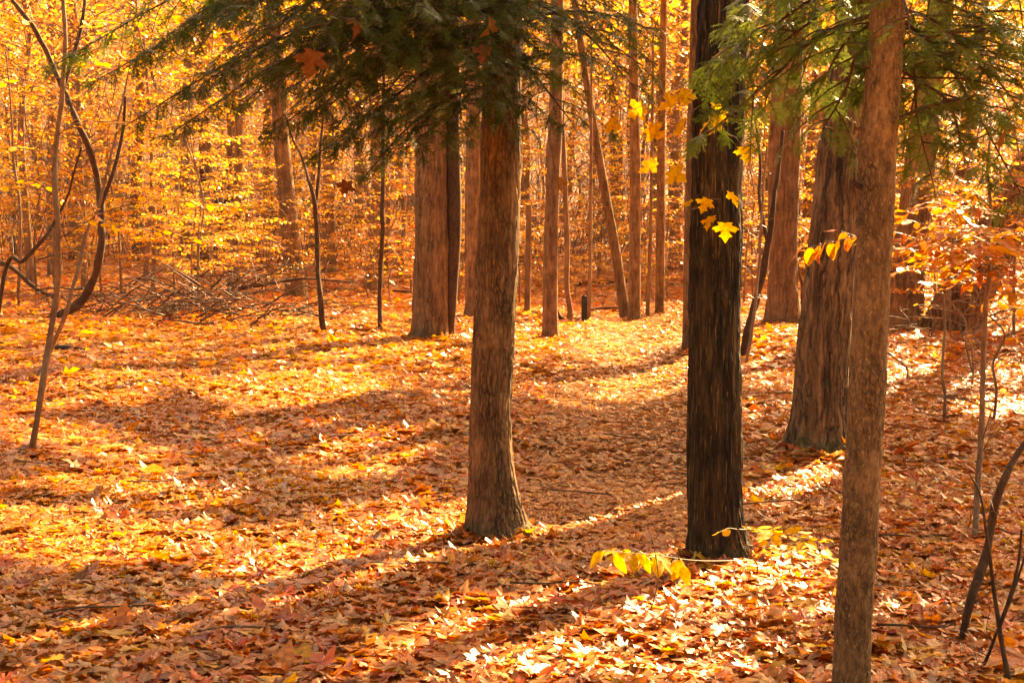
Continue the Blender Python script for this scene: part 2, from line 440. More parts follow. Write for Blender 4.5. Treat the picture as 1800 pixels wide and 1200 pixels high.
def leaf_cloud(mb, shape, pos, yaw, pitch, roll, size, curl, tint, fold=0.0, rng=RNG):
    """many leaves at once; local leaf lies in XY with its tip along +Y"""
    V2, T = shape
    n = len(pos)
    x = V2[None, :, 0]*size[:, None]*rng.uniform(0.85, 1.15, (n, 1))
    y = V2[None, :, 1]*size[:, None]
    u, v = V2[None, :, 0], V2[None, :, 1]-0.4
    a, b, c = curl*rng.normal(0, 1, (n, 1)), curl*rng.normal(0, 1, (n, 1)), curl*rng.normal(0, 1, (n, 1))
    z = size[:, None]*(a*u*u*1.6 + b*v*v*1.3 + c*u*v + fold*np.abs(u) + curl*0.12*rng.normal(0, 1, (n, len(V2))))
    cr, sr = np.cos(roll)[:, None], np.sin(roll)[:, None]
    x, z = cr*x + sr*z, -sr*x + cr*z
    cp, sp = np.cos(pitch)[:, None], np.sin(pitch)[:, None]
    y, z = cp*y - sp*z, sp*y + cp*z
    cy, sy = np.cos(yaw)[:, None], np.sin(yaw)[:, None]
    x, y = cy*x - sy*y, sy*x + cy*y
    V = np.stack([x, y, z], -1) + pos[:, None]
    k = len(V2)
    Tn = (T[None] + (np.arange(n)*k)[:, None, None]).reshape(-1, 3)
    mb.add(V.reshape(-1, 3), T=Tn, C=np.repeat(tint, k, 0))

def palette(cols, weights, n, rng=RNG, jit=0.16):
    cols = np.array(cols)
    w = np.array(weights, float)
    c = cols[rng.choice(len(cols), n, p=w/w.sum())]
    return np.clip(c*rng.normal(1, jit, (n, 1))*rng.normal(1, jit*0.25, (n, 3)), 0.008, 0.9)

LITTER = [(0.66, 0.20, 0.032), (0.69, 0.165, 0.014), (0.78, 0.35, 0.018), (0.57, 0.075, 0.009), (0.32, 0.085, 0.012), (0.74, 0.33, 0.095)]
LITTER_W = [0.32, 0.30, 0.08, 0.11, 0.08, 0.13]
GOLD = [(0.80, 0.42, 0.035), (0.78, 0.32, 0.025), (0.70, 0.22, 0.02), (0.55, 0.15, 0.02)]

# ------------------------------------------------------------------ ground
xs = np.linspace(-1, 1, 261)
xs = np.sign(xs)*np.abs(xs)**1.35
ys = np.concatenate([np.linspace(-30, 2, 24, endpoint=False), np.linspace(2, 14, 130, endpoint=False), np.linspace(14, 45, 150, endpoint=False), np.linspace(45, 130, 60, endpoint=False), np.linspace(130, 260, 18)])
wid = 24 + 0.9*np.clip(ys, 0, None)
X = xs[None]*wid[:, None]
Y = np.broadcast_to(ys[:, None], X.shape)
Z = height(X, Y)
nr, nc = X.shape
i, j = np.meshgrid(np.arange(nr-1), np.arange(nc-1), indexing='ij')
gq = np.stack([i*nc+j, i*nc+j+1, (i+1)*nc+j+1, (i+1)*nc+j], -1).reshape(-1, 4)
g = MB(); g.add(np.stack([X, Y, Z], -1).reshape(-1, 3), Q=gq)
ground = g.build('forest_floor', M['ground'], smooth=True)
tag(ground, 'rolling forest floor rising to a wooded slope', None, None, 'structure')

# --- autumn air
hz, nt, out = new_mat('autumn_haze')
pv = nt.nodes.new('ShaderNodeVolumePrincipled')
pv.inputs['Color'].default_value = (0.95, 0.93, 0.9, 1)
pv.inputs['Density'].default_value = 0.0001
pv.inputs['Anisotropy'].default_value = 0.35
nt.links.new(pv.outputs[0], out.inputs['Volume'])
zt, zb = float(Z.max())+28.0, float(Z.min())-1.0
hv = np.array([(a, b, c) for c in (zb, zt) for a, b in ((-275, -38), (275, -38), (275, 268), (-275, 268))], float)
mb = MB(); mb.add(hv, Q=[(3, 2, 1, 0), (4, 5, 6, 7), (0, 1, 5, 4), (1, 2, 6, 5), (2, 3, 7, 6), (3, 0, 4, 7)])
tag(mb.build('haze', hz), 'thin warm autumn air filling the whole wood', 'haze', None, 'stuff')

# --- fallen leaves: scattered over what the camera (and a step aside) can see
def litter_points(d0, d1, dens):
    area = 0
    ds = np.linspace(d0, d1, 200)
    w = 0.40*ds + 0.9
    lam = dens(ds)*2*w
    n = int(np.trapz(lam, ds))
    cdf = np.cumsum(lam); cdf /= cdf[-1]
    y = np.interp(RNG.random(n), cdf, ds)
    x = (RNG.random(n)*2-1)*(0.40*y+0.9)
    return x, y

def near_path(x, y):
    return (np.abs(x-path_x(y)) < 0.62 + 0.012*y) & (y > 8) & (y < 34)

litter_mb, path_mb = MB(), MB()
for (d0, d1, dens, shape, sz) in (
        (3.2, 10.5, lambda d: 700+0*d, MAPLE, 0.087), (10.5, 19, lambda d: 480*(10.5/d)**1.0, MAPLE_MID, 0.096),
        (19, 36, lambda d: 265*(19/d)**1.5, MAPLE_FAR, 0.13), (36, 75, lambda d: 60*(36/d)**1.4, MAPLE_FAR, 0.2)):
    x, y = litter_points(d0, d1, dens)
    n = len(x)
    size = sz*np.exp(RNG.normal(0, 0.24, n))
    h = RNG.random(n)
    z = height(x, y) + 0.004 + 0.035*h*h + 0.012*vnoise(x*5, y*5, 0, 3)
    tilt = np.abs(RNG.normal(0.0, 0.19, n)) + 0.03
    up = RNG.random(n) < 0.03
    tilt = np.where(up, tilt+0.45, tilt)
    ph = RNG.uniform(0, 2*math.pi, n)
    tint = palette(LITTER, LITTER_W, n)
    ylw = vnoise(x*0.45, y*0.3, 0, 21)                      # drifts of yellower and redder leaves
    k = sstep(0.52, 0.8, ylw)*RNG.random(n)*0.35
    tint = tint*(1-k[:, None]) + np.array([0.74, 0.35, 0.02])*k[:, None]
    k = sstep(0.5, 0.85, vnoise(x*0.5, y*0.4, 0, 33))*RNG.random(n)*0.7
    tint = tint*(1-k[:, None]) + np.array([0.46, 0.11, 0.018])*k[:, None]
    p = near_path(x, y)
    tint[p] = tint[p]*0.62+np.array([0.68, 0.27, 0.065])*0.38
    size = np.where(p, size*0.78, size); tilt = np.where(p, tilt*0.6, tilt)
    for msk, mb in ((~p, litter_mb), (p, path_mb)):
        q = np.where(msk)[0]
        oval = RNG.random(len(q)) < 0.18
        for sel, shp, sc in ((q[~oval], shape, 1.0), (q[oval], OVAL, 0.9)):
            if len(sel):
                leaf_cloud(mb, shp, np.stack([x, y, z], -1)[sel], RNG.uniform(0, 6.283, len(sel)), tilt[sel]*np.cos(ph[sel]), tilt[sel]*np.sin(ph[sel]), size[sel]*sc, 0.27, tint[sel])
for (px, py, w_) in ((874, 945, 0.19), (1264, 985, 0.18), (1440, 788, 0.29), (757, 592, 0.36), (967, 597, 0.18), (1380, 570, 0.42)):
    b_ = ground_at(px, py)
    n = 150
    a = RNG.uniform(0, 6.28, n); rr_ = w_*(0.9+0.8*RNG.random(n)**1.5)
    x, y = b_[0]+rr_*np.cos(a), b_[1]+rr_*np.sin(a)
    z = height(x, y)+0.02+0.07*np.clip(1.45-rr_/w_, 0, 1)*RNG.random(n)
    leaf_cloud(litter_mb, MAPLE, np.stack([x, y, z], -1), RNG.uniform(0, 6.28, n), RNG.normal(0, 0.35, n), RNG.normal(0, 0.35, n), 0.1*np.exp(RNG.normal(0, 0.22, n)), 0.3, palette(LITTER, LITTER_W, n))
litter = litter_mb.build('fallen_leaves', M['litter'])
tag(litter, 'thick carpet of orange and yellow fallen maple leaves over the forest floor', 'leaf litter', None, 'stuff')
py_ = np.linspace(8, 34, 120)
for k_ in (0,):
    L_ = []
    for t_ in np.linspace(-1, 1, 9):
        xx = path_x(py_) + t_*(0.62+0.012*py_)
        L_.append(np.stack([xx, py_, height(xx, py_)+0.004], -1))
    PV = np.stack(L_, 1)
    ii, jj = np.meshgrid(np.arange(119), np.arange(8), indexing='ij')
    path_mb.add(PV.reshape(-1, 3), Q=np.stack([ii*9+jj, ii*9+jj+1, (ii+1)*9+jj+1, (ii+1)*9+jj], -1).reshape(-1, 4), C=(0.3, 0.11, 0.03))
path = path_mb.build('path', M['litter'])
tag(path, 'leaf strewn footpath winding between the trunks up to the bright rise', None, None, 'structure')

# --- the nearest leaves as parts of the floor
leaf_meshes = []
for k in range(30):
    mb = MB()
    shp = MAPLE if k % 6 else OVAL_FINE
    leaf_cloud(mb, shp, np.zeros((1, 3)), np.zeros(1), np.zeros(1), np.zeros(1), np.array([1.0]), 0.26, palette(LITTER, [0.25, 0.25, 0.2, 0.14, 0.1, 0.06], 1))
    P = catmull([(0, 0, 0.0), (0.02, -0.25, 0.03), (-0.02, -0.5, 0.0)], 3)
    mb.tube(P, np.linspace(0.012, 0.009, len(P)), 3, C=(0.3, 0.09, 0.03))
    leaf_meshes.append(mb.mesh('leaf', M['litter_one']))
cnt = 0
while cnt < 300:
    y = 4.4 + 3.6*RNG.random()**1.3
    x = RNG.uniform(-1, 1)*(0.36*y)
    px, py = to_px(np.array([x, y, height(x, y)]))
    if py > 1195 or py < 960: continue
    o = link('leaf', leaf_meshes[RNG.integers(30)], ground, (x, y, float(height(x, y))+0.045))
    o.rotation_euler = (RNG.normal(0, 0.17), RNG.normal(0, 0.17), RNG.uniform(0, 6.28))
    s_ = 0.092*math.exp(RNG.normal(0, 0.2))
    o.scale = (s_, s_, s_)
    cnt += 1

# ------------------------------------------------------------------ trunks
def bark_disp(kind, th, s, R, seed):
    """radial offset (m) over the grid th (1,n), s (rows,1), R (rows,1)"""
    cx, sx = np.cos(th)*R, np.sin(th)*R
    if kind == 'furrow':
        wob = (fbm(cx*9, sx*9, s*2.2, seed+7, 2)-0.5)*0.05
        n1 = vnoise((cx+wob)*46, (sx+wob)*46, s*3.4, seed)
        n2 = vnoise((cx+wob)*46+9, (sx+wob)*46, s*5.0+4, seed+3)
        rid = np.minimum(np.abs(2*n1-1), np.abs(2*n2-1))*1.6
        return 0.017*np.clip(rid, 0, 0.75) + 0.004*(fbm(cx*90, sx*90, s*40, seed+5, 2)-0.5)
    if kind == 'scaly':
        wob = (fbm(cx*8, sx*8, s*3, seed+7, 2)-0.5)*0.05
        n1 = vnoise((cx+wob)*52, (sx+wob)*52, s*7, seed)
        crack = np.clip(np.abs(2*n1-1)*4, 0, 1)
        low = fbm(cx*5, sx*5, s*4.5, seed+2, 2)-0.5
        rings = np.zeros_like(s*1.0)
        r_ = np.random.default_rng(seed)
        for q in range(16):
            c0 = r_.uniform(0.3, 4.5)
            rings = rings + r_.uniform(-0.004, 0.006)*np.exp(-((s-c0-0.02*np.sin(th+q))/r_.uniform(0.012, 0.05))**2)
        return 0.008*crack + 0.026*low + rings + 0.004*(fbm(cx*70, sx*70, s*30, seed+5, 2)-0.5)
    if kind == 'plate':
        wob = (fbm(cx*4, sx*4, s*1.2, seed+7, 2)-0.5)*0.14
        n1 = vnoise((cx+wob)*15, (sx+wob)*15, s*1.5, seed)
        n2 = vnoise((cx+wob)*26+3, (sx+wob)*26, s*2.6+7, seed+3)
        pl = np.clip(np.abs(2*n1-1)*3.0, 0, 1)*0.6 + np.clip(np.abs(2*n2-1)*3.5, 0, 1)*0.4
        lift = vnoise(cx*18, sx*18, s*4, seed+11)
        return 0.026*pl*(0.5+lift) + 0.03*(fbm(cx*3, sx*3, s*1.5, seed+2, 2)-0.5) + 0.006*(fbm(cx*60, sx*60, s*14, seed+5, 2)-0.5)
    if kind == 'fine':
        n1 = vnoise(cx*75, sx*75, s*14, seed)
        low = fbm(cx*9, sx*9, s*5, seed+2, 2)-0.5
        d = 0.0032*np.clip(np.abs(2*n1-1)*3.5, 0, 1) + 0.012*low
        r_ = np.random.default_rng(seed)
        for q in range(14):
            t0, s0, w = r_.uniform(0, 6.28), r_.uniform(0.2, 3.6), r_.uniform(0.014, 0.03)
            dt = (th-t0+math.pi) % (2*math.pi)-math.pi
            rr = ((dt*R)**2+(s-s0)**2)/w**2
            d = d + 0.009*np.exp(-rr) - 0.010*np.exp(-rr*7)
        return d
    low = fbm(cx*4, sx*4, s*1.6, seed+2, 2)-0.5
    n1 = vnoise(cx*26, sx*26, s*3, seed)
    return R*0.12*low + 0.006*np.abs(2*n1-1)

def trunk_mesh(name, mat, P, R, kind='mid', nseg=28, seed=1, fine_to=1e9, ds=0.06, ds_far=0.5, lobes=0.0, lobe_k=5, lobe_h=0.3, origin=None):
    """P,R: control points from the foot up (first one just below ground)"""
    PR = catmull(np.hstack([P, np.asarray(R)[:, None]]), 10)
    seg = np.r_[0, np.cumsum(np.linalg.norm(np.diff(PR[:, :3], axis=0), axis=1))]
    tot = seg[-1]
    s1 = np.arange(0, min(tot, fine_to), ds)
    s2 = np.arange(s1[-1]+ds_far, tot, ds_far) if tot > fine_to else np.array([])
    s = np.r_[s1, s2, tot]
    C = np.stack([np.interp(s, seg, PR[:, q]) for q in range(4)], 1)
    P, R = C[:, :3], np.clip(C[:, 3], 0.002, None)
    T = np.gradient(P, axis=0); T /= np.linalg.norm(T, axis=1)[:, None]
    ref = np.array([1.0, 0, 0])
    U = ref-T*(T@ref)[:, None]; U /= np.linalg.norm(U, axis=1)[:, None]
    W = np.cross(T, U)
    th = np.arange(nseg)*2*math.pi/nseg
    rad = R[:, None] + bark_disp(kind, th[None], s[:, None], R[:, None], seed)
    if lobes:
        ph = np.random.default_rng(seed).uniform(0, 6.28)
        rad = rad*(1 + lobes*np.exp(-s/lobe_h)[:, None]*(np.cos(lobe_k*th+ph)+0.5*np.cos((lobe_k-2)*th+2*ph))[None])
    V = P[:, None]+rad[:, :, None]*(np.cos(th)[None, :, None]*U[:, None]+np.sin(th)[None, :, None]*W[:, None])
    mb = MB()
    mb.add(V, Q=grid_quads(len(P), nseg))
    return mb, P, R

def limbs_mesh(rng, P, R, z0, z1, n, length):
    mb = MB()
    for q in range(n):
        z = rng.uniform(z0, z1)
        k = int(np.argmin(np.abs(P[:, 2]-z)))
        a = rng.uniform(0, 6.28)
        L = length*rng.uniform(0.6, 1.2)
        d = np.array([math.cos(a), math.sin(a), 0])
        pts = [P[k], P[k]+d*L*0.35+np.array([0, 0, L*0.2]), P[k]+d*L*0.7+np.array([0, 0, L*0.45]), P[k]+d*L+np.array([0, 0, L*0.6])]
        pp = catmull(pts, 4)
        mb.tube(pp, np.linspace(R[k]*0.45, 0.012, len(pp)), 6)
        for t in (0.4, 0.6, 0.8):
            b = pp[int(t*(len(pp)-1))]
            a2 = a+rng.uniform(-1.1, 1.1)
            d2 = np.array([math.cos(a2), math.sin(a2), rng.uniform(0.1, 0.8)])
            qq = catmull([b, b+d2*L*0.25, b+d2*L*0.42+np.array([0, 0, 0.1])], 3)
            mb.tube(qq, np.linspace(R[k]*0.18, 0.006, len(qq)), 5)
    return mb

TREES = {}      # key -> dict(root, P, R, top)
def px_tree(key, name, label, cat, pts, mat, kind='mid', nseg=28, top=13.0, D=None, seed=1, fine=False, lobes=0.0, group=None, lobe_k=5, lobe_h=0.3, limbs=6, extra=None):
    b = ground_at(pts[0][0], pts[0][1]) if D is None else None
    D = b[1] if D is None else D
    P = [at(px, py, D) for px, py, w in pts]
    R = [0.5*w/F*D for px, py, w in pts]
    base = P[0].copy(); base[2] = float(height(base[0], base[1]))
    P.insert(0, base-np.array([0, 0, 0.18])); R.insert(0, R[0]*1.12)
    if P[1][2] < base[2]+0.01: P[1] = base+np.array([0, 0, 0.01])
    if top > P[-1][2]:
        d = P[-1]-P[-3]; d /= np.linalg.norm(d)
        d = d*0.5+np.array([0, 0, 0.5]); d /= d[2]
        r0, z0 = R[-1], P[-1][2]
        for q in range(1, 7):
            t = q/6
            P.append(P[len(pts)]+d*(top-z0)*t+np.array([0.25*math.sin(3*t+seed), 0.2*math.sin(4*t+seed*2)-0.2*math.sin(seed*2), 0])*t)
            R.append(r0*(1-0.85*t))
    vis = 1.6+0.2*D+1.0
    ds = 0.012 if fine else max(0.05, D*0.004)
    mb, PP, RR = trunk_mesh('trunk', mat, P, R, kind, nseg, seed, vis+0.3, ds, 0.4, lobes, lobe_k, lobe_h)
    root = thing(name, label, cat, base, group)
    mb.build('trunk', M[mat], root, True, base)
    if limbs:
        lm = limbs_mesh(np.random.default_rng(seed+50), PP, RR, base[2]+min(max(0.55*top, vis), 0.8*top), base[2]+top*0.93, limbs, 2.6)
        lm.build('limb', M[mat], root, True, base)
    TREES[key] = dict(root=root, P=PP, R=RR, base=base, D=D, leaves=MB(), nleaf=0)
    return root

px_tree('main', 'hemlock_tree', 'scaly brown trunk with flared foot in mid carpet, dark green boughs across its top', 'tree',
        [(874, 945, 128), (872, 920, 104), (869, 890, 90), (866, 850, 80), (863, 790, 74), (862, 720, 71), (866, 640, 70), (870, 560, 70), (873, 470, 71), (877, 380, 71), (880, 280, 69), (882, 150, 66), (884, 0, 62)],
        'bark_main', 'scaly', 200, 12.0, seed=3, fine=True, lobes=0.17, lobe_h=0.2, lobe_k=4)
px_tree('dark', 'oak_tree', 'almost black deeply furrowed trunk standing right of the path, yellow maple leaves before it', 'tree',
        [(1264, 985, 124), (1261, 950, 104), (1258, 900, 94), (1256, 800, 91), (1257, 650, 88), (1257, 500, 86), (1259, 400, 86), (1261, 300, 84), (1264, 150, 86), (1272, 0, 84)],
        'bark_dark', 'furrow', 240, 14.0, seed=5, fine=True, lobes=0.14, lobe_h=0.16)
px_tree('slim', 'hemlock_tree', 'slim light brown trunk with branch stubs, nearest to the viewer, cut by the bottom edge', 'tree',
        [(1492, 1290, 68), (1497, 1150, 64), (1506, 1000, 63), (1518, 800, 62), (1528, 600, 60), (1538, 400, 60), (1547, 200, 58), (1559, 50, 57), (1566, -60, 55)],
        'bark_slim', 'fine', 150, 9.0, D=4.95, seed=8, fine=True, lobes=0.05)
px_tree('plate', 'maple_tree', 'thick rough trunk with peeling plated bark and green moss at its foot', 'tree',
        [(1438, 788, 122), (1438, 762, 98), (1441, 680, 84), (1447, 600, 82), (1456, 500, 79), (1472, 350, 76), (1487, 200, 70), (1498, 100, 65), (1508, 0, 62)],
        'bark_plate', 'plate', 200, 15.0, seed=13, fine=True, lobes=0.15, lobe_h=0.22)
px_tree('behind_plate', 'maple_tree', 'shaded narrow trunk hard behind the thick peeling trunk with the mossy foot', 'tree',
        [(1486, 735, 40), (1489, 690, 34), (1497, 560, 32), (1504, 430, 30), (1510, 300, 28), (1516, 150, 26), (1520, 0, 24)], 'bark_mid', 'plate', 60, 13.0, seed=15)
px_tree('gold', 'maple_tree', 'pale golden trunk with a flared foot behind the dark furrowed trunk, on the right bank', 'tree',
        [(1380, 570, 84), (1379, 555, 64), (1377, 520, 51), (1375, 470, 47), (1377, 360, 49), (1380, 250, 51), (1385, 100, 49), (1390, 0, 46)], 'bark_smooth', 'plate', 72, 16.0, seed=17, lobes=0.12, lobe_h=0.3)
px_tree('twin', 'maple_tree', 'stout grey brown trunk beside its thinner twin, left of the middle trunk', 'tree',
        [(756, 592, 70), (757, 575, 62), (757, 500, 57), (758, 400, 55), (757, 300, 53), (756, 200, 50), (755, 0, 47)], 'bark_mid', 'plate', 90, 16.0, seed=19, lobes=0.1, lobe_h=0.3)
px_tree('twin_thin', 'maple_tree', 'thinner twin trunk pressed against the right side of the stout grey brown trunk', 'tree',
        [(788, 592, 22), (790, 560, 20), (795, 480, 23), (798, 400, 26), (797, 300, 26), (795, 200, 24), (795, 0, 22)], 'bark_vine', 'mid', 36, 13.0, seed=21)
px_tree('hidden', 'maple_tree', 'pale greenish trunk half hidden behind the left edge of the middle trunk', 'tree',
        [(830, 556, 32), (831, 530, 28), (831, 450, 28), (832, 300, 28), (833, 100, 26), (834, 0, 25)], 'bark_smooth', 'mid', 36, 15.0, seed=23)
px_tree('by_path', 'maple_tree', 'medium trunk with a mossy foot at the left edge of the bright path rise', 'tree',
        [(967, 597, 34), (967, 575, 28), (967, 500, 26), (969, 400, 25), (973, 300, 24), (977, 200, 24), (980, 0, 21)], 'bark_smooth', 'mid', 36, 14.0, seed=25, lobes=0.08)
px_tree('left_lean', 'maple_tree', 'dark trunk curving left as it rises behind the fallen branch, left half', 'tree',
        [(521, 522, 44), (520, 505, 38), (516, 470, 34), (510, 400, 31), (502, 320, 29), (494, 240, 27), (486, 100, 25), (482, 0, 24)], 'bark_main', 'mid', 40, 14.0, seed=27, lobes=0.08)
px_tree('left_pale', 'maple_tree', 'pale straight trunk just right of the dark trunk that curves left', 'tree',
        [(578, 478, 25), (578, 400, 23), (578, 250, 22), (577, 100, 20), (576, 0, 19)], 'bark_smooth', 'mid', 28, 15.0, seed=29)
px_tree('lean_mid', 'maple_tree', 'leaning trunk whose foot meets the upright trunk at the path rise', 'tree',
        [(1099, 560, 20), (1095, 530, 18), (1085, 460, 17), (1075, 400, 16), (1064, 340, 15), (1050, 260, 14), (1032, 150, 12), (1010, 0, 11)], 'bark_mid', 'mid', 28, 13.0, seed=31)
px_tree('upright_mid', 'maple_tree', 'upright trunk on the path rise with the leaning trunk against its foot', 'tree',
        [(1114, 562, 24), (1115, 540, 21), (1116, 450, 20), (1117, 300, 19), (1115, 200, 17), (1112, 0, 15)], 'bark_smooth', 'mid', 28, 15.0, seed=33)
px_tree('right_mid', 'maple_tree', 'slim straight trunk between the upright trunk and the black furrowed one', 'tree',
        [(1159, 551, 18), (1160, 520, 16), (1161, 400, 15), (1162, 290, 14), (1165, 100, 12), (1167, 0, 11)], 'bark_mid', 'mid', 24, 14.0, seed=35)
px_tree('pole_a', 'maple_tree', 'greyish pole trunk seen just right of the middle trunk, broken off short', 'tree',
        [(926, 550, 13), (927, 530, 11), (929, 420, 10), (930, 360, 9)], 'bark_far', 'mid', 20, 2.5, seed=37, limbs=0)
px_tree('pole_b', 'maple_tree', 'crooked thin trunk with a reddish scar right of the mossy footed trunk by the path', 'tree',
        [(1000, 567, 12), (1002, 545, 10), (996, 500, 9), (997, 440, 9), (994, 350, 9), (990, 250, 8), (985, 100, 8), (984, 0, 7)], 'bark_far', 'mid', 20, 10.0, seed=39, limbs=3)
px_tree('pole_c', 'maple_tree', 'thin pale pole trunk beside the small dark post', 'tree',
        [(1035, 566, 7), (1037, 480, 6), (1038, 380, 6), (1039, 250, 5), (1040, 100, 4)], 'bark_far', 'mid', 16, 8.0, seed=41, limbs=3)
px_tree('pole_d', 'maple_tree', 'very thin pole trunk squeezed between the two upright trunks on the path rise', 'tree',
        [(1138, 558, 7), (1141, 480, 6), (1144, 380, 5), (1146, 250, 5), (1148, 100, 4)], 'bark_far', 'mid', 16, 8.0, seed=43, limbs=3)
px_tree('sliver', 'maple_tree', 'lighter slender trunk showing along the left edge of the black furrowed trunk', 'tree',
        [(1209, 615, 24), (1210, 580, 20), (1211, 450, 18), (1214, 300, 16), (1218, 150, 15), (1222, 0, 14)], 'bark_mid', 'mid', 28, 13.0, seed=45)
px_tree('right_back', 'maple_tree', 'broad shaded trunk behind the orange beech leaves, right of the slim front trunk', 'tree',
        [(1590, 582, 66), (1592, 560, 58), (1598, 450, 54), (1610, 350, 50), (1624, 230, 46), (1640, 100, 42), (1655, 0, 40)], 'bark_mid', 'plate', 60, 15.0, seed=47, lobes=0.08)
px_tree('right_dark', 'maple_tree', 'shaded upright trunk rising behind the big slanting mossy trunk', 'tree',
        [(1672, 520, 36), (1676, 470, 33), (1684, 400, 31), (1693, 320, 29), (1704, 200, 27), (1718, 80, 25), (1726, 0, 24)], 'bark_vine', 'mid', 36, 14.0, seed=49)
px_tree('right_slant', 'maple_tree', 'massive dark mossy trunk slanting to the right behind orange beech leaves', 'tree',
        [(1668, 585, 100), (1680, 555, 92), (1706, 500, 86), (1745, 430, 80), (1790, 350, 74), (1840, 260, 70), (1890, 150, 60), (1930, 0, 52)], 'bark_plate', 'plate', 90, 11.0, seed=51)

# ------------------------------------------------------------------ thin stems and saplings traced one by one
def px_stem(name, label, cat, pts, mat, D=None, seed=1, top=None, group=None, forks=(), twigs=0, nseg=9):
    b = ground_at(pts[0][0], pts[0][1])
    D = b[1] if D is None else D
    P = [at(px, py, D+0.02*math.sin(q*1.7+seed)*D*0.3) for q, (px, py, w) in enumerate(pts)]
    R = [0.42*w/F*D for px, py, w in pts]
    base = np.array([P[0][0], P[0][1], float(height(P[0][0], P[0][1]))])
    P[0] = base.copy()
    P.insert(0, base-np.array([0, 0, 0.1])); R.insert(0, R[0])
    rng = np.random.default_rng(seed)
    if top:
        d = P[-1]-P[-2]; d /= np.linalg.norm(d)
        P.append(P[-1]+d*top); R.append(R[-1]*0.4)
    mb = MB()
    C = catmull(np.hstack([P, np.array(R)[:, None]]), 9)
    jit = (np.stack([vnoise(C[:, 2]*5+k*9, seed, k, 4) for k in range(3)], 1)-0.5)*0.02
    jit[:4] = 0
    mb.tube(C[:, :3]+jit, C[:, 3]*(1+0.25*(vnoise(C[:, 2]*9, seed, 0, 8)-0.5)), nseg)
    root = thing(name, label, cat, base, group)
    mb.build('stem', M[mat], root, True, base)
    for fk in forks:
        m2 = MB()
        Q = np.array([list(at(px, py, D+dd)) + [0.5*w/F*D] for px, py, w, dd in fk])
        Q = catmull(Q, 7)
        m2.tube(Q[:, :3], Q[:, 3], 7)
        m2.build('branch', M[mat], root, True, base)
    if twigs:
        m3 = MB()
        for q in range(twigs):
            k = int(rng.uniform(0.25, 0.95)*(len(C)-1))
            a = rng.uniform(0, 6.28); L = rng.uniform(0.25, 0.9)*min(1.0, D/16)
            d = np.array([math.cos(a), 0.6*math.sin(a), rng.uniform(0.0, 0.9)])
            pp = catmull([C[k, :3], C[k, :3]+d*L*0.4+rng.normal(0, 0.03, 3), C[k, :3]+d*L*0.7+rng.normal(0, 0.05, 3), C[k, :3]+d*L+rng.normal(0, 0.07, 3)], 4)
            m3.tube(pp, np.linspace(0.006, 0.002, len(pp))*min(1.0, D/16), 4)
            for t in (0.45, 0.7):
                b2 = pp[int(t*(len(pp)-1))]
                m3.tube(np.array([b2, b2+(d+rng.normal(0, 0.6, 3))*L*0.25]), [0.003, 0.0015], 3)
        tw = m3.build('twig', M['twig'], root, False, base)
        tw['kind'] = 'stuff'
    root['D'] = D
    return root, C, base, D

SINU = px_stem('sapling', 'tall pale sinuous sapling stem rising from the leaves at the left edge', 'sapling',
        [(58, 795, 14), (66, 740, 13), (75, 680, 13), (86, 600, 13), (99, 510, 13), (103, 430, 12), (98, 340, 12), (96, 270, 11), (108, 170, 10), (114, 80, 9), (112, 0, 8)], 'bark_sapling', seed=2, top=1.5, twigs=9)
px_stem('sapling', 'dark stem sweeping out along the ground then curving upright behind the pale sinuous sapling', 'sapling',
        [(78, 560, 14), (110, 550, 18), (140, 532, 19), (163, 495, 17), (177, 440, 16), (178, 380, 15), (172, 320, 14), (156, 260, 14), (136, 215, 13), (117, 170, 12), (90, 110, 11), (60, 50, 10), (25, 5, 9)], 'bark_vine', seed=4, top=0.8, twigs=8,
        forks=[[(178, 360, 8, 0), (200, 300, 7, 0.1), (216, 230, 6, 0.3), (220, 170, 5, 0.3)], [(108, 165, 9, 0), (140, 60, 7, 0.2), (150, 0, 6, 0.3)]])
px_stem('sapling', 'thin straight slanting stem crossing the foot of the dark curved one', 'sapling',
        [(64, 667, 7), (82, 635, 8), (100, 590, 9), (120, 540, 9), (138, 470, 8), (152, 410, 7), (170, 370, 6), (195, 270, 5), (215, 180, 4)], 'bark_sapling', seed=6, top=0.5, twigs=6)
px_stem('sapling', 'low dark bough arching from the left edge up across the pale sinuous sapling', 'sapling',
        [(-30, 490, 9), (10, 475, 9), (40, 458, 9), (70, 425, 8), (92, 395, 7), (120, 340, 5), (142, 260, 4)], 'bark_vine', D=14.5, seed=7, twigs=5)
px_stem('sapling', 'forked thin brown sapling standing right of the dark trunk that curves left', 'sapling',
        [(568, 580, 13), (562, 520, 11), (558, 460, 10), (556, 390, 10), (552, 350, 9), (540, 310, 6), (527, 270, 5), (514, 245, 4), (500, 200, 3)], 'bark_vine', seed=10, twigs=10,
        forks=[[(554, 370, 7, 0), (560, 310, 6, 0), (564, 250, 5, 0.1), (572, 170, 4, 0.2)]])
px_stem('sapling', 'straight thin brown sapling alone in front of the far foliage, left of the twin trunk', 'sapling',
        [(668, 577, 11), (668, 530, 9), (669, 470, 9), (672, 390, 9), (673, 300, 8), (674, 200, 7), (676, 80, 5)], 'bark_vine', seed=12, top=0.6, twigs=10)
px_stem('sapling', 'brown stem rising out of the right end of the brush pile', 'sapling',
        [(256, 500, 12), (260, 440, 11), (264, 380, 10), (268, 300, 8), (264, 220, 7), (257, 120, 6), (250, 40, 5)], 'bark_sapling', seed=14, top=0.6, twigs=8)
px_stem('sapling', 'ragged dark stem behind the brush pile, left of its blackened neighbour', 'sapling',
        [(346, 486, 14), (352, 440, 11), (355, 400, 12), (357, 350, 10), (355, 300, 11), (358, 280, 6)], 'bark_vine', seed=16, twigs=4)
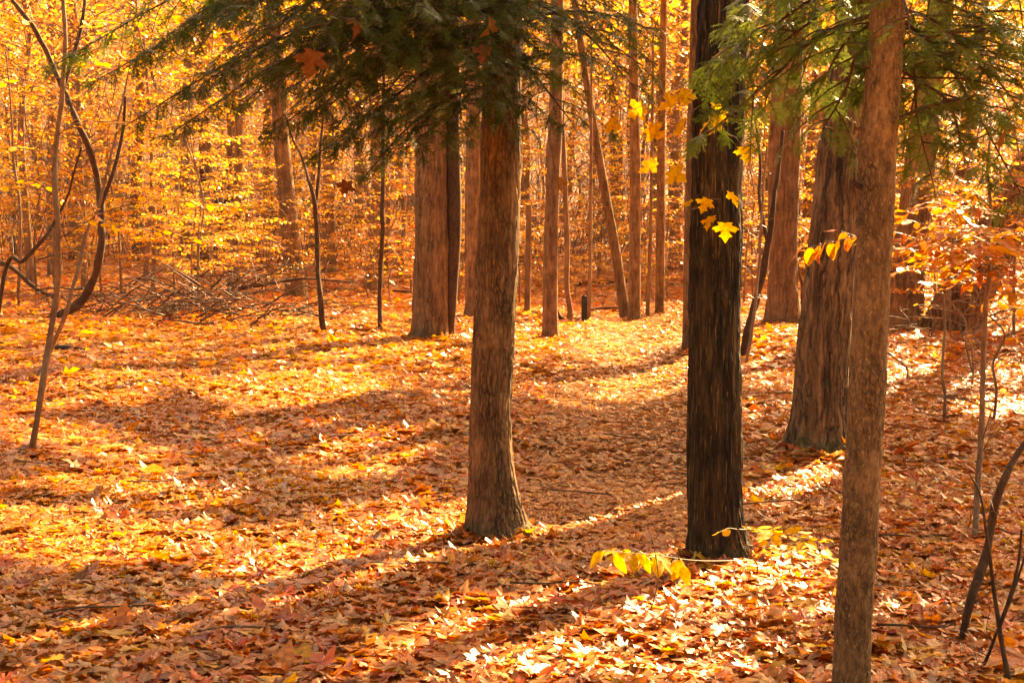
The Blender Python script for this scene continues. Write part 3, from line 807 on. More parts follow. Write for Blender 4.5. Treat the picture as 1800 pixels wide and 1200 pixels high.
px_stem('sapling', 'blackened crooked stem behind the brush pile with a forked top', 'sapling',
        [(375, 480, 10), (379, 440, 9), (387, 400, 9), (382, 370, 9), (378, 340, 8), (366, 320, 5)], 'post', seed=18, twigs=4, forks=[[(384, 390, 7, 0), (398, 350, 6, 0), (402, 325, 4, 0)]])
px_stem('sapling', 'slender upright stem close to the left edge behind the arching bough', 'sapling',
        [(32, 540, 7), (34, 480, 7), (36, 400, 6), (33, 340, 6), (24, 280, 5), (20, 200, 4), (10, 90, 3)], 'bark_sapling', seed=20, twigs=7)
px_stem('sapling', 'slanting stem leaning up behind the black furrowed trunk toward the golden one', 'sapling',
        [(1306, 628, 14), (1312, 590, 15), (1322, 550, 15), (1338, 490, 16), (1351, 420, 14), (1358, 370, 11), (1366, 310, 9), (1376, 230, 7)], 'bark_vine', seed=22, twigs=9,
        forks=[[(1349, 425, 8, 0), (1335, 350, 6, 0), (1336, 280, 5, 0.1), (1320, 160, 4, 0.2)]])
px_stem('sapling', 'second thinner stem parallel to the slanting stem behind the black trunk', 'sapling',
        [(1311, 640, 7), (1322, 580, 7), (1330, 510, 6), (1336, 430, 6), (1340, 360, 5), (1348, 260, 4)], 'bark_sapling', seed=24, twigs=5)
px_stem('sapling', 'curved dark sucker hugging the foot of the golden trunk', 'sapling',
        [(1408, 560, 6), (1410, 510, 6), (1404, 470, 5), (1394, 430, 5), (1398, 390, 4), (1404, 350, 3)], 'bark_vine', seed=26, twigs=2)
px_stem('sapling', 'dark leaning stem in the lower right corner slanting up to the right edge', 'sapling',
        [(1688, 1128, 15), (1706, 1060, 20), (1724, 1000, 19), (1742, 920, 17), (1752, 880, 16), (1768, 840, 14), (1790, 800, 12), (1830, 740, 10)], 'bark_vine', seed=28, top=0.7, twigs=4)
px_stem('sapling', 'thin forked stem crossing in front of the dark leaning one, lower right corner', 'sapling',
        [(1770, 1200, 12), (1760, 1120, 10), (1752, 1060, 9), (1742, 980, 8), (1733, 920, 7), (1726, 870, 5), (1706, 830, 2.5)], 'bark_vine', seed=30, twigs=6,
        forks=[[(1757, 1100, 8, 0), (1775, 1050, 7, 0), (1790, 990, 5, 0), (1796, 930, 4, 0)]])
px_stem('sapling', 'low arching thin stem beside the forked one in the lower right corner', 'sapling',
        [(1722, 1192, 9), (1735, 1160, 8), (1752, 1110, 7), (1775, 1060, 6), (1800, 990, 5), (1822, 920, 4)], 'bark_vine', seed=32, twigs=3)
px_stem('sapling', 'short upright stem growing on the sunlit leaves right of the slim front trunk', 'sapling',
        [(1660, 745, 7), (1660, 700, 6), (1657, 640, 6), (1662, 580, 5), (1660, 520, 4)], 'bark_sapling', seed=34, twigs=6)

# ------------------------------------------------------------------ hemlock boughs
def spray_template(rng):
    V, T = [], []
    def needles(p0, p1, step, ln_, w):
        d = p1-p0; L = np.linalg.norm(d); d /= L
        nrm = np.array([-d[1], d[0], 0])
        n = max(3, int(L/step))
        for q in range(n):
            for sd_ in (-1, 1):
                b = p0+d*L*(q+0.5*(sd_ > 0))/n
                l = ln_*(1-0.35*q/n)*rng.uniform(0.8, 1.15)
                tip = b+(nrm*sd_*0.93+d*0.38)*l+np.array([0, 0, rng.uniform(-0.25, 0.15)*l])
                k = len(V)
                V.extend([b-d*w*0.5, b+d*w*0.5, tip]); T.append((k, k+1, k+2))
        k = len(V)                                             # the twiglet itself
        V.extend([p0-nrm*0.0012, p0+nrm*0.0012, p1]); T.append((k, k+1, k+2))
    L = 0.12*rng.uniform(0.85, 1.15)
    n = 6
    needles(np.zeros(3), np.array([0, L, 0]), 0.0072, 0.0115, 0.0056)
    for q in range(n):
        y = L*(0.08+0.8*q/n)
        l = (0.048*(1-(q/n)**1.3)+0.014)*rng.uniform(0.6, 1.3)
        for sd_ in (-1, 1):
            if rng.random() < 0.12: continue
            a = math.radians(rng.uniform(40, 68))
            p0 = np.array([0, y+0.010*(sd_ > 0), 0])
            needles(p0, p0+np.array([sd_*math.sin(a)*l, math.cos(a)*l, rng.uniform(-0.014, 0.008)]), 0.0072, 0.0115, 0.0056)
    V = np.array(V)
    V[:, 2] -= 1.3*np.clip(V[:, 1], 0, None)**2 + 2.5*V[:, 0]**2
    return V, np.array(T)

_r = np.random.default_rng(77)
SPRAYS = [spray_template(_r) for _ in range(6)]

def add_sprays(mb, pos, fwd, nrm, scale, rng, tone):
    pos, fwd, nrm = np.array(pos), np.array(fwd), np.array(nrm)
    fwd /= np.linalg.norm(fwd, axis=1)[:, None]
    side = np.cross(fwd, nrm); side /= np.linalg.norm(side, axis=1)[:, None]
    nr_ = np.cross(side, fwd)
    sc = np.array(scale)
    pick = rng.integers(0, 6, len(pos))
    for k in range(6):
        q = np.where(pick == k)[0]
        if not len(q): continue
        V, T = SPRAYS[k]
        W = (V[None, :, 0:1]*side[q][:, None]+V[None, :, 1:2]*fwd[q][:, None]+V[None, :, 2:3]*nr_[q][:, None])*sc[q][:, None, None]+pos[q][:, None]
        base = np.array(tone)*rng.uniform(0.45, 1.5, (len(q), 1))*np.array([1, 1, 1])
        yl = rng.random((len(q), 1))**3
        base = base*(1-yl)+np.array([0.085, 0.10, 0.018])*yl
        C = np.repeat(base, len(V), 0)*np.tile(np.random.default_rng(k).uniform(0.8, 1.2, (len(V), 1)), (len(q), 1))
        mb.add(W.reshape(-1, 3), T=(T[None]+(np.arange(len(q))*len(V))[:, None, None]).reshape(-1, 3), C=C)

def bough(tree, start, end, D_end, seed, r0=0.012, sag=0.12, width=0.5, tone=(0.035, 0.055, 0.014), gap=0.09, bare=0.12, mat='bark_vine', spr=0.9):
    """start = pixel height on the trunk, end = pixel of the tip at depth D_end"""
    t = TREES[tree]
    rng = np.random.default_rng(seed)
    P = t['P']
    ppx, ppy = to_px(P)
    k = int(np.argmin(np.abs(ppy-start)))
    a = P[k].copy()
    b = at(end[0], end[1], D_end)
    L = np.linalg.norm(b-a)
    mid1 = a*0.66+b*0.34+np.array([rng.normal(0, 0.03), rng.normal(0, 0.03), sag*L*0.8])
    mid2 = a*0.33+b*0.67+np.array([rng.normal(0, 0.03), rng.normal(0, 0.03), sag*L*0.75])
    C = catmull([a, mid1, mid2, b], 10)
    seg = np.r_[0, np.cumsum(np.linalg.norm(np.diff(C, axis=0), axis=1))]
    wood, fol = MB(), []
    wood.tube(C, np.linspace(r0, 0.0025, len(C)), 7)
    pos, fwd, nrm, sc = [], [], [], []
    hd = (b-a); hd[2] = 0
    hd /= np.linalg.norm(hd)+1e-6
    sd_ = np.array([-hd[1], hd[0], 0])
    def spray(p, f, s):
        n_ = np.array([rng.normal(0, 0.45), rng.normal(0, 0.45), 1.0])
        pos.append(p); fwd.append(f); nrm.append(n_); sc.append(s*spr)
    s = bare*L
    side = 1
    while s < seg[-1]:
        u = s/seg[-1]
        p = np.array([np.interp(s, seg, C[:, q]) for q in range(3)])
        tg = np.array([np.interp(min(s+0.05, seg[-1]), seg, C[:, q]) for q in range(3)])-p
        tg = tg/(np.linalg.norm(tg)+1e-6)
        l = width*(0.35+0.75*math.sin(math.pi*min(1, 0.18+0.75*u)))*rng.uniform(0.6, 1.15)*(1 if u < 0.8 else 0.55)
        ang = math.radians(rng.uniform(45, 70))
        d = tg*math.cos(ang)+sd_*side*math.sin(ang)+np.array([0, 0, rng.normal(-0.02, 0.12)])
        q1 = p+d*l*0.5+np.array([0, 0, 0.02*l]); q2 = p+d*l+np.array([0, 0, -0.14*l])
        B = catmull([p, q1, q2], 5)
        wood.tube(B, np.linspace(0.0042, 0.0012, len(B)), 4)
        m_ = max(3, int(l/(0.05*spr)))
        for q in range(m_):
            v = (q+0.6)/m_
            bp = B[int(v*(len(B)-1))]
            bt = B[min(len(B)-1, int(v*(len(B)-1))+1)]-B[max(0, int(v*(len(B)-1))-1)]
            bt /= np.linalg.norm(bt)+1e-6
            sgn = 1 if q % 2 else -1
            lat = np.cross(np.array([0, 0, 1.0]), bt)
            f = bt*0.75+lat*sgn*0.66+np.array([0, 0, rng.normal(-0.06, 0.2)])
            spray(bp, f, rng.uniform(0.6, 1.15))
        spray(B[-1], B[-1]-B[-3]+np.array([0, 0, -0.02]), rng.uniform(0.7, 1.05))
        s += gap*rng.uniform(0.7, 1.3)
        side = -side
    spray(C[-1], C[-1]-C[-4], 1.0)
    mb = MB()
    add_sprays(mb, pos, fwd, nrm, sc, rng, tone)
    w = wood.build('bough', M[mat], t['root'], False, t['base'])
    nd = mb.build('needles', M['needle'], w, False, t['base'])
    nd['kind'] = 'stuff'
    return len(pos)

nsp = 0
DK = (0.030, 0.050, 0.005)
for st, en, d, w in [(175, (715, 262), 8.0, 0.42), (90, (560, 205), 7.3, 0.5), (40, (455, 170), 7.1, 0.5), (-30, (420, 95), 6.9, 0.5), (-90, (415, 20), 6.7, 0.5), (-70, (470, 50), 7.3, 0.5), (20, (520, 150), 7.6, 0.45), (70, (690, 150), 7.2, 0.45), (-40, (720, 60), 7.0, 0.45), (150, (650, 300), 8.1, 0.22), (30, (300, 235), 8.1, 0.24), (-30, (170, 140), 8.3, 0.26), (0, (350, 150), 7.8, 0.3), (70, (480, 232), 7.9, 0.3), (-100, (340, 30), 7.2, 0.4), (-60, (250, 95), 7.9, 0.3), (100, (560, 270), 8.0, 0.26), (110, (745, 215), 7.9, 0.34),
                     (-140, (300, 60), 7.6, 0.34), (-60, (90, 118), 8.4, 0.28), (20, (230, 215), 8.2, 0.25), (10, (640, 105), 6.9, 0.5), (60, (650, 195), 7.7, 0.45), (-60, (560, 60), 6.6, 0.55),
                     (-120, (650, 10), 6.9, 0.5), (130, (600, 255), 8.1, 0.3), (-20, (500, 110), 7.7, 0.5), (-90, (600, 90), 7.4, 0.5),
                     (150, (1020, 100), 8.0, 0.3), (60, (1140, 50), 7.9, 0.32), (0, (1120, 160), 7.6, 0.32), (-60, (1040, 60), 7.0, 0.4), (110, (1005, 215), 8.0, 0.3), (-100, (960, 40), 6.9, 0.4),
                     (60, (850, 170), 7.5, 0.34), (0, (815, 120), 7.2, 0.4), (100, (905, 225), 7.9, 0.28), (30, (790, 230), 7.6, 0.36)]:
    nsp += bough('main', st, en, d, 100+nsp, 0.014, 0.12, w*1.15, DK, 0.075, spr=0.95)
SUNLIT_TONE = (0.066, 0.092, 0.009)  # lighter green that paints the sunlit look of these boughs into the needles
for st, en, d, w in [(-60, (1290, 40), 5.0, 0.22), (-30, (1255, 120), 5.2, 0.2), (20, (1245, 235), 5.3, 0.17), (0, (1330, 110), 5.4, 0.18), (-80, (1380, 20), 5.2, 0.2), (30, (1440, 160), 5.3, 0.15),
                     (60, (1445, 230), 5.4, 0.14), (-50, (1600, 70), 4.6, 0.12),
                     (110, (1760, 55), 5.0, 0.22), (225, (1700, 175), 4.9, 0.16), (-40, (1790, 110), 5.2, 0.28), (-80, (1700, 20), 5.1, 0.28), (10, (1800, 200), 5.5, 0.26), (100, (1690, 250), 5.3, 0.2),
                     (60, (1640, 320), 5.6, 0.17), (20, (1800, 350), 5.8, 0.2), (-100, (1850, 30), 5.0, 0.3), (120, (1650, 110), 5.1, 0.2)]:
    nsp += bough('slim', st, en, d, 900+nsp, 0.009, 0.10, w*1.6, SUNLIT_TONE, 0.055, spr=0.92)
print('sprays', nsp)

# stubs on the slim trunk
def stub(tree, py, dpx, r, up, name='branch_stub'):
    t = TREES[tree]
    ppx, ppy = to_px(t['P'])
    k = int(np.argmin(np.abs(ppy-py)))
    a = t['P'][k]
    L = dpx/F*t['D']
    pp = catmull([a, a+np.array([L*0.6, -0.02, up*0.5]), a+np.array([L, -0.03, up])], 4)
    mb = MB(); mb.tube(pp, np.linspace(r*1.5, r*0.7, len(pp)), 8)
    mb.build(name, M['bark_vine'], t['root'], False, t['base'])
stub('slim', 118, -45, 0.010, 0.0)
stub('slim', 232, -46, 0.007, 0.01)
stub('slim', 340, -48, 0.009, 0.045)
stub('slim', 690, 32, 0.005, 0.03)
stub('slim', 480, 34, 0.005, 0.01)
stub('main', 436, -30, 0.006, 0.01)
stub('main', 470, 45, 0.005, 0.02)

# ------------------------------------------------------------------ leafy twigs with individual leaves
def leaf_variants(shape, cols, n, curl, stem_len, name='leaf', fold=0.12):
    out = []
    for k in range(n):
        mb = MB()
        leaf_cloud(mb, shape, np.zeros((1, 3)), np.zeros(1), np.zeros(1), np.zeros(1), np.array([1.0]), curl, palette(cols, [1]*len(cols), 1, jit=0.06), fold)
        mb.tube(np.array([(0, 0.02, 0), (0.01, -stem_len, 0.01)]), 0.010, 3, C=(0.3, 0.12, 0.03))
        out.append(mb.mesh(name, M['leaf_one']))
    return out
YEL = leaf_variants(OVAL_FINE, [(0.80, 0.50, 0.02), (0.82, 0.45, 0.02)], 8, 0.16, 0.08)
ORA = leaf_variants(OVAL_FINE, [(0.62, 0.17, 0.014), (0.66, 0.21, 0.015), (0.58, 0.12, 0.012), (0.68, 0.27, 0.016)], 12, 0.2, 0.08)
MAP = leaf_variants(MAPLE, [(0.80, 0.46, 0.02), (0.82, 0.42, 0.02)], 6, 0.16, 0.6, fold=0.05)
MAPO = leaf_variants(MAPLE, [(0.80, 0.42, 0.03), (0.80, 0.36, 0.025)], 8, 0.3, 0.6, fold=0.05)
MAPR = leaf_variants(MAPLE, [(0.24, 0.08, 0.014), (0.18, 0.05, 0.01), (0.28, 0.11, 0.02)], 6, 0.35, 0.6, fold=0.05)

def put_leaf(parent, base, meshes, p, yaw, pitch, roll, size, rng):
    o = link('leaf', meshes[rng.integers(len(meshes))], parent, [float(v) for v in (p-base)])
    o.rotation_euler = (pitch, roll, yaw)
    o.scale = (size, size, size)
    return o

def leafy_branch(root, base, pts3, r, meshes, size, rng, step=0.06, side_len=0.3, droop=0.3, mat='twig', side_every=0.16, skip=0.0):
    """a twig with side twigs in one flat layer and alternate leaves; every leaf an object"""
    C = catmull(pts3, 8)
    mb = MB(); mb.tube(C, np.linspace(r, r*0.3, len(C)), 5)
    lines = [C]
    seg = np.r_[0, np.cumsum(np.linalg.norm(np.diff(C, axis=0), axis=1))]
    s, sg = max(side_every, skip*seg[-1]), 1
    while s < seg[-1]*0.92 and side_len > 0:
        p = np.array([np.interp(s, seg, C[:, q]) for q in range(3)])
        tg = np.array([np.interp(min(s+0.05, seg[-1]), seg, C[:, q]) for q in range(3)])-p
        tg /= np.linalg.norm(tg)+1e-6
        lat = np.cross([0, 0, 1.0], tg); lat /= np.linalg.norm(lat)+1e-6
        l = side_len*(1-0.55*s/seg[-1])*rng.uniform(0.6, 1.15)
        d = tg*0.65+lat*sg*0.75+np.array([0, 0, rng.normal(0, 0.08)])
        B = catmull([p, p+d*l*0.5+np.array([0, 0, 0.01]), p+d*l+np.array([0, 0, -droop*l*0.3])], 4)
        mb.tube(B, np.linspace(r*0.5, r*0.2, len(B)), 4)
        lines.append(B)
        s += side_every*rng.uniform(0.7, 1.3); sg = -sg
    tw = mb.build('branch', M[mat], root, False, base)
    for li, B in enumerate(lines):
        seg = np.r_[0, np.cumsum(np.linalg.norm(np.diff(B, axis=0), axis=1))]
        s = step*0.8 if li else max(step*2, skip*seg[-1])
        sg = 1
        while s <= seg[-1]+1e-6:
            p = np.array([np.interp(s, seg, B[:, q]) for q in range(3)])
            q_ = np.array([np.interp(min(seg[-1], s+0.03), seg, B[:, q]) for q in range(3)])-np.array([np.interp(max(0, s-0.03), seg, B[:, q]) for q in range(3)])
            yaw0 = math.atan2(q_[1], q_[0])-math.pi/2
            last = s+step > seg[-1]
            put_leaf(tw, base, meshes, p, yaw0+(0 if last else sg*rng.uniform(0.6, 1.1)), rng.normal(-droop, 0.25), rng.normal(0, 0.3), size*rng.uniform(0.75, 1.2), rng)
            s += step*rng.uniform(0.8, 1.25); sg = -sg
    return tw

rng = np.random.default_rng(5)
# the low yellow beech in front of the black trunk
b = ground_at(1322, 1015)
yroot = thing('beech_seedling', 'low beech seedling with glowing yellow leaves spreading in front of the black furrowed trunk', 'sapling', b)
mb = MB(); stem = catmull([b-np.array([0, 0, 0.05]), b+np.array([0.01, -0.1, 0.08]), at(1312, 962, b[1]-0.3), at(1296, 930, b[1]-0.5)], 6)
mb.tube(stem, np.linspace(0.005, 0.0025, len(stem)), 5); mb.build('stem', M['twig'], yroot, False, b)
D0 = b[1]-0.25
leafy_branch(yroot, b, [stem[8], at(1230, 985, D0-0.2), at(1150, 975, D0-0.45), at(1050, 966, D0-0.75)], 0.003, YEL, 0.105, rng, 0.05, 0.22, 0.7, side_every=0.09, skip=0.5)
leafy_branch(yroot, b, [stem[-1], at(1335, 932, D0-0.2), at(1390, 940, D0-0.3), at(1455, 955, D0-0.35)], 0.003, YEL, 0.09, rng, 0.045, 0.22, 0.1, side_every=0.08)
leafy_branch(yroot, b, [stem[-6], at(1360, 965, D0-0.1), at(1420, 970, D0-0.1), at(1480, 990, D0)], 0.003, YEL, 0.09, rng, 0.045, 0.22, 0.12, side_every=0.08)
leafy_branch(yroot, b, [stem[-1], at(1280, 928, D0-0.3), at(1262, 936, D0-0.4)], 0.002, YEL, 0.075, rng, 0.06, 0.0, 0.2)

# layered golden sprays carried by the pale sinuous stem at the left
GLD = leaf_variants(OVAL_FINE, [(0.80, 0.44, 0.02), (0.80, 0.38, 0.02), (0.78, 0.30, 0.02)], 8, 0.16, 0.08)
sroot, sC, sbase, sD = SINU
def near_py(C, py):
    return C[int(np.argmin(np.abs(to_px(C[:, :3])[1]-py))), :3]
for py, mids, tip, dd, sl, st_ in [(420, (260, 352), (480, 372), -0.6, 0.42, 0.08), (400, (230, 400), (400, 430), 0.4, 0.34, 0.085), (300, (30, 260), (-40, 268), -0.5, 0.4, 0.085), (240, (180, 215), (300, 235), -0.3, 0.36, 0.09),
                              (180, (40, 150), (-60, 140), 0.3, 0.4, 0.09), (130, (190, 110), (330, 100), 0.2, 0.4, 0.09), (60, (30, 40), (-50, 50), -0.6, 0.4, 0.09), (330, (40, 330), (-40, 350), 0.5, 0.36, 0.085), (90, (220, 40), (360, 20), -0.6, 0.4, 0.09)]:
    p0 = near_py(sC, py)
    leafy_branch(sroot, sbase, [p0, p0*0.5+at(mids[0], mids[1], sD+dd*0.5)*0.5+np.array([0, 0, 0.05]), at(mids[0], mids[1], sD+dd*0.7), at(tip[0], tip[1], sD+dd)], 0.005, GLD, 0.105, rng, st_, sl, 0.2, side_every=0.16)

# beech sapling with orange leaves on the right
root, C, base, D = px_stem('beech_sapling', 'slender beech sapling carrying layered orange leaves, at the right behind the slim front trunk', 'sapling',
        [(1717, 950, 15), (1720, 880, 14), (1723, 780, 13), (1727, 640, 12), (1735, 540, 11), (1739, 460, 10), (1740, 390, 8), (1736, 300, 6), (1740, 200, 4)], 'bark_sapling', seed=36)
def stem_at(C, py):
    ppx, ppy = to_px(C[:, :3])
    return C[int(np.argmin(np.abs(ppy-py))), :3]
for py, mids, tip, dd, sl, *dr in [(360, (1690, 335), (1620, 345), 0.3, 0.22), (330, (1790, 320), (1850, 330), -0.3, 0.24), (540, (1780, 530), (1840, 560), 0.2, 0.2), (455, (1640, 432), (1560, 425), -0.3, 0.34), (470, (1560, 428), (1402, 436), -0.4, 0.22, 0.95), (462, (1580, 440), (1470, 425), 0.1, 0.24), (430, (1690, 388), (1620, 392), -0.9, 0.3), (420, (1660, 372), (1570, 392), 0.2, 0.34),
                              (450, (1790, 432), (1860, 440), -0.5, 0.34), (480, (1800, 470), (1880, 480), -0.2, 0.3), (500, (1660, 470), (1590, 480), -0.5, 0.22), (460, (1730, 440), (1690, 465), -1.2, 0.28),
                              (400, (1700, 365), (1650, 352), -0.4, 0.2), (490, (1640, 455), (1560, 470), 0.6, 0.28), (440, (1780, 415), (1830, 425), 0.6, 0.3), (470, (1680, 448), (1580, 455), -0.9, 0.34), (480, (1770, 500), (1820, 520), -0.8, 0.3), (510, (1700, 500), (1620, 505), 0.4, 0.24), (430, (1640, 400), (1560, 370), 0.8, 0.3)]:
    p0 = stem_at(C, py)
    leafy_branch(root, base, [p0, p0*0.5+at(mids[0], mids[1], D+dd*0.5)*0.5+np.array([0, 0, 0.03]), at(mids[0], mids[1]+rng.normal(0, 12), D+dd*0.7), at(tip[0], tip[1]+rng.normal(0, 22), D+dd)], 0.004, ORA, 0.098 if dr else 0.092, rng, 0.062, sl*0.85, dr[0] if dr else 0.35, side_every=0.10)

# maple twigs that grow from the black trunk
t = TREES['dark']
def trunk_at(key, py):
    ppx, ppy = to_px(TREES[key]['P'])
    k = int(np.argmin(np.abs(ppy-py)))
    return TREES[key]['P'][k], TREES[key]['R'][k]
def twig_with_maple(key, py, pts, leaves, meshes, size, rng, r=0.003):
    t = TREES[key]
    p0, _ = trunk_at(key, py)
    C = catmull([p0]+[at(*q) for q in pts], 7)
    mb = MB(); mb.tube(C, np.linspace(r*1.4, r*0.4, len(C)), 5)
    tw = mb.build('twig', M['twig'], t['root'], False, t['base'])
    for (px, py_, d, yaw, pitch) in leaves:
        put_leaf(tw, t['base'], meshes, at(px, py_, d+rng.normal(0, 0.12)), yaw, pitch+rng.normal(0, 0.3), rng.normal(0, 0.55), size*rng.uniform(0.75, 1.15), rng)
d_ = t['D']-0.45
twig_with_maple('dark', 352, [(1218, 368, d_+0.2), (1240, 352, d_), (1265, 350, d_-0.05)], [(1216, 352, d_, 1.2, -0.5), (1244, 350, d_, 0.3, -0.9), (1284, 338, d_, -1.0, -0.5), (1250, 380, d_, 0.7, -1.0), (1275, 392, d_, -0.3, -0.9)], MAP, 0.095, rng)
twig_with_maple('dark', 235, [(1290, 240, d_+0.1), (1302, 252, d_)], [(1308, 258, d_, -0.4, -1.0), (1262, 205, d_, 0.6, -1.0), (1246, 215, d_, 1.4, -0.9), (1270, 190, d_, -0.4, -0.9)], MAP, 0.11, rng)
lv = [(1070, 215, -0.3), (1098, 198, 0.9), (1130, 190, 0.2), (1160, 180, -0.6), (1190, 175, 1.0), (1110, 240, 0.4), (1140, 228, -0.7), (1168, 250, 0.1), (1150, 285, 0.8), (1178, 300, -0.3), (1195, 290, -1.0), (1200, 215, 0.5), (1128, 262, 1.3), (1205, 160, -0.2), (1085, 180, 0.5)]
twig_with_maple('dark', 120, [(1215, 140, d_+0.3), (1180, 160, d_), (1120, 190, d_-0.2), (1075, 205, d_-0.3)], [(x, y, d_-0.1, a, -0.85) for x, y, a in lv[:9:2]], MAPO, 0.12, rng)
twig_with_maple('dark', 170, [(1212, 200, d_+0.3), (1200, 240, d_), (1180, 270, d_-0.1)], [(x, y, d_, a, -0.8) for x, y, a in lv[9::2]], MAPO, 0.115, rng)

# bare pale twigs sticking up from the litter on the right
for q, (px, py, L, lab) in enumerate([(1650, 640, 0.55, 'bare pale twiggy seedling catching the light below the orange beech leaves'), (1735, 690, 0.45, 'bare pale twiggy seedling beside the slender beech stem, over the sunlit leaves'),
                                      (1620, 860, 0.3, 'bare twiggy seedling right of the slim front trunk at knee height'), (560, 720, 0.45, 'bare fine twigs sticking out of the leaves left of the middle trunk'),
                                      (320, 700, 0.5, 'single thin bare stalk standing in the leaves on the left'), (1140, 1085, 0.4, 'thin bare stalk in front of the yellow beech seedling')]):
    b = ground_at(px, py)
    r_ = np.random.default_rng(400+q)
    root = thing('bare_seedling', lab, 'seedling', b)
    mb = MB()
    def grow(p, d, L, r, lev):
        e = p+d*L
        C_ = catmull([p, p+d*L*0.5+r_.normal(0, 0.04*L, 3), e], 4)
        mb.tube(C_, np.linspace(r, r*0.5, len(C_)), 4)
        if lev:
            for k in range(4 if lev > 1 else 3):
                f = r_.uniform(0.3, 1.0)
                dd = d+r_.normal(0, 0.65, 3); dd[2] = dd[2]*0.6+0.05; dd /= np.linalg.norm(dd)
                grow(p+d*L*f, dd, L*r_.uniform(0.35, 0.6), r*0.5, lev-1)
    dx = r_.uniform(-0.7, 0.1)
    grow(b, np.array([dx, -0.1, 0.75])/np.linalg.norm([dx, -0.1, 0.75]), L, 0.0035, 3 if q < 3 else 1)
    mb.build('stem', M['twig'], root, False, b)

# stray maple leaves caught in the boughs
for q, (px, py, d, s_, lab) in enumerate([(552, 92, 6.6, 0.13, 'dead reddish maple leaf caught in the darkest part of the hemlock boughs'), (866, 36, 7.0, 0.10, 'orange maple leaf lodged on the bough high against the middle trunk'),
                                          (856, 84, 7.0, 0.09, 'brownish maple leaf hanging just below the one lodged against the middle trunk'), (628, 30, 7.0, 0.1, 'small rust coloured leaf in the bough tips at upper left'),
                                          (982, 312, 7.9, 0.09, 'dark red curled leaf dangling beside the medium trunk by the path'), (610, 322, 8.0, 0.09, 'dull brown leaf hanging beneath the lowest left bough'),
                                          (1770, 210, 5.2, 0.11, 'rusty curled leaf cluster caught in the right hand hemlock bough'), (1275, 90, 5.4, 0.08, 'rusty leaf in the hemlock spray against the black trunk')]):
    p = at(px, py, d)
    o = link('maple_leaf', MAPR[q % 6], None, [float(v) for v in p])
    o.rotation_euler = (-1.2+0.2*math.sin(q*3), 0.3*math.cos(q*5), q*1.3)
    o.scale = (s_, s_, s_)
    tag(o, lab, 'leaf')

# ------------------------------------------------------------------ brush pile, logs, post
TWIGS = []
b = ground_at(330, 568)
pile = thing('brush_pile', 'tangled heap of dead reddish brown branches at the left below the yellow leaves', 'brush pile', b)
r_ = np.random.default_rng(60)
tw = MB()
for q in range(130):
    px = r_.normal(330, 105)
    py = 572-abs(r_.normal(0, 38))
    D = b[1]+r_.uniform(-1.2, 3.0)
    p = at(px, py, D); p[2] = max(p[2], float(height(p[0], p[1]))+0.03)
    a = r_.normal(0, 0.35)+(math.pi if r_.random() < 0.5 else 0)
    L = r_.uniform(0.6, 2.0)
    d = np.array([math.cos(a), math.sin(a)*0.8, r_.normal(0.03, 0.2)])
    e = p+d*L; m_ = p+d*L*0.5+np.array([0, 0, r_.uniform(0.0, 0.35)])
    e[2] = max(e[2], float(height(e[0], e[1]))+0.02)
    C = catmull([p, m_, e], 6)
    C += r_.normal(0, 0.012, C.shape)
    r0 = r_.uniform(0.009, 0.024)
    mb = MB(); mb.tube(C, np.linspace(r0, r0*0.35, len(C)), 5)
    mb.build('branch', M['bark_vine' if q % 2 else 'twig'], pile, False, b)
    for k in range(9):
        s0 = C[r_.integers(2, len(C))]
        d2 = d*0.4+r_.normal(0, 0.55, 3)
        l2 = r_.uniform(0.15, 0.6)
        tw.tube(catmull([s0, s0+d2*l2*0.5+r_.normal(0, 0.02, 3), s0+d2*l2], 3), 0.003, 3)
k = tw.build('twigs', M['twig'], pile, False, b); k['kind'] = 'stuff'

for q, (px, py, L) in enumerate([(170, 1090, .5), (420, 1130, .35), (300, 860, .6), (560, 780, .7), (700, 700, .8), (730, 1010, .4), (980, 1050, .45), (1010, 880, .5), (1120, 780, .7), (1350, 900, .6), (1590, 960, .5), (1640, 820, .6), (1610, 1130, .35), (90, 830, .7), (450, 640, 1.0), (1330, 700, .8)]):
    g_ = ground_at(px, py)
    a = r_.uniform(-0.5, 0.5)+(math.pi if q % 2 else 0)
    d = np.array([math.cos(a), math.sin(a), 0])
    pts = [g_+d*L*k+np.array([0, 0, 0.0])+r_.normal(0, 0.03*L, 3) for k in (-0.5, -0.15, 0.2, 0.5)]
    for p in pts: p[2] = float(height(p[0], p[1]))+0.055+abs(r_.normal(0, 0.015))
    C = catmull(pts, 5)
    root = thing('fallen_twig', 'thin fallen twig', 'twig', g_)
    mb = MB(); mb.tube(C, np.linspace(0.0065, 0.003, len(C)), 5)
    for k in (6, 10):
        d2 = d+r_.normal(0, 0.5, 3); d2[2] = abs(d2[2])*0.3
        mb.tube(np.array([C[k], C[k]+d2*L*0.25]), [0.003, 0.0015], 4)
    mb.build('stick', M['twig' if q % 3 else 'bark_vine'], root, False, g_)
    TWIGS.append((root, g_))

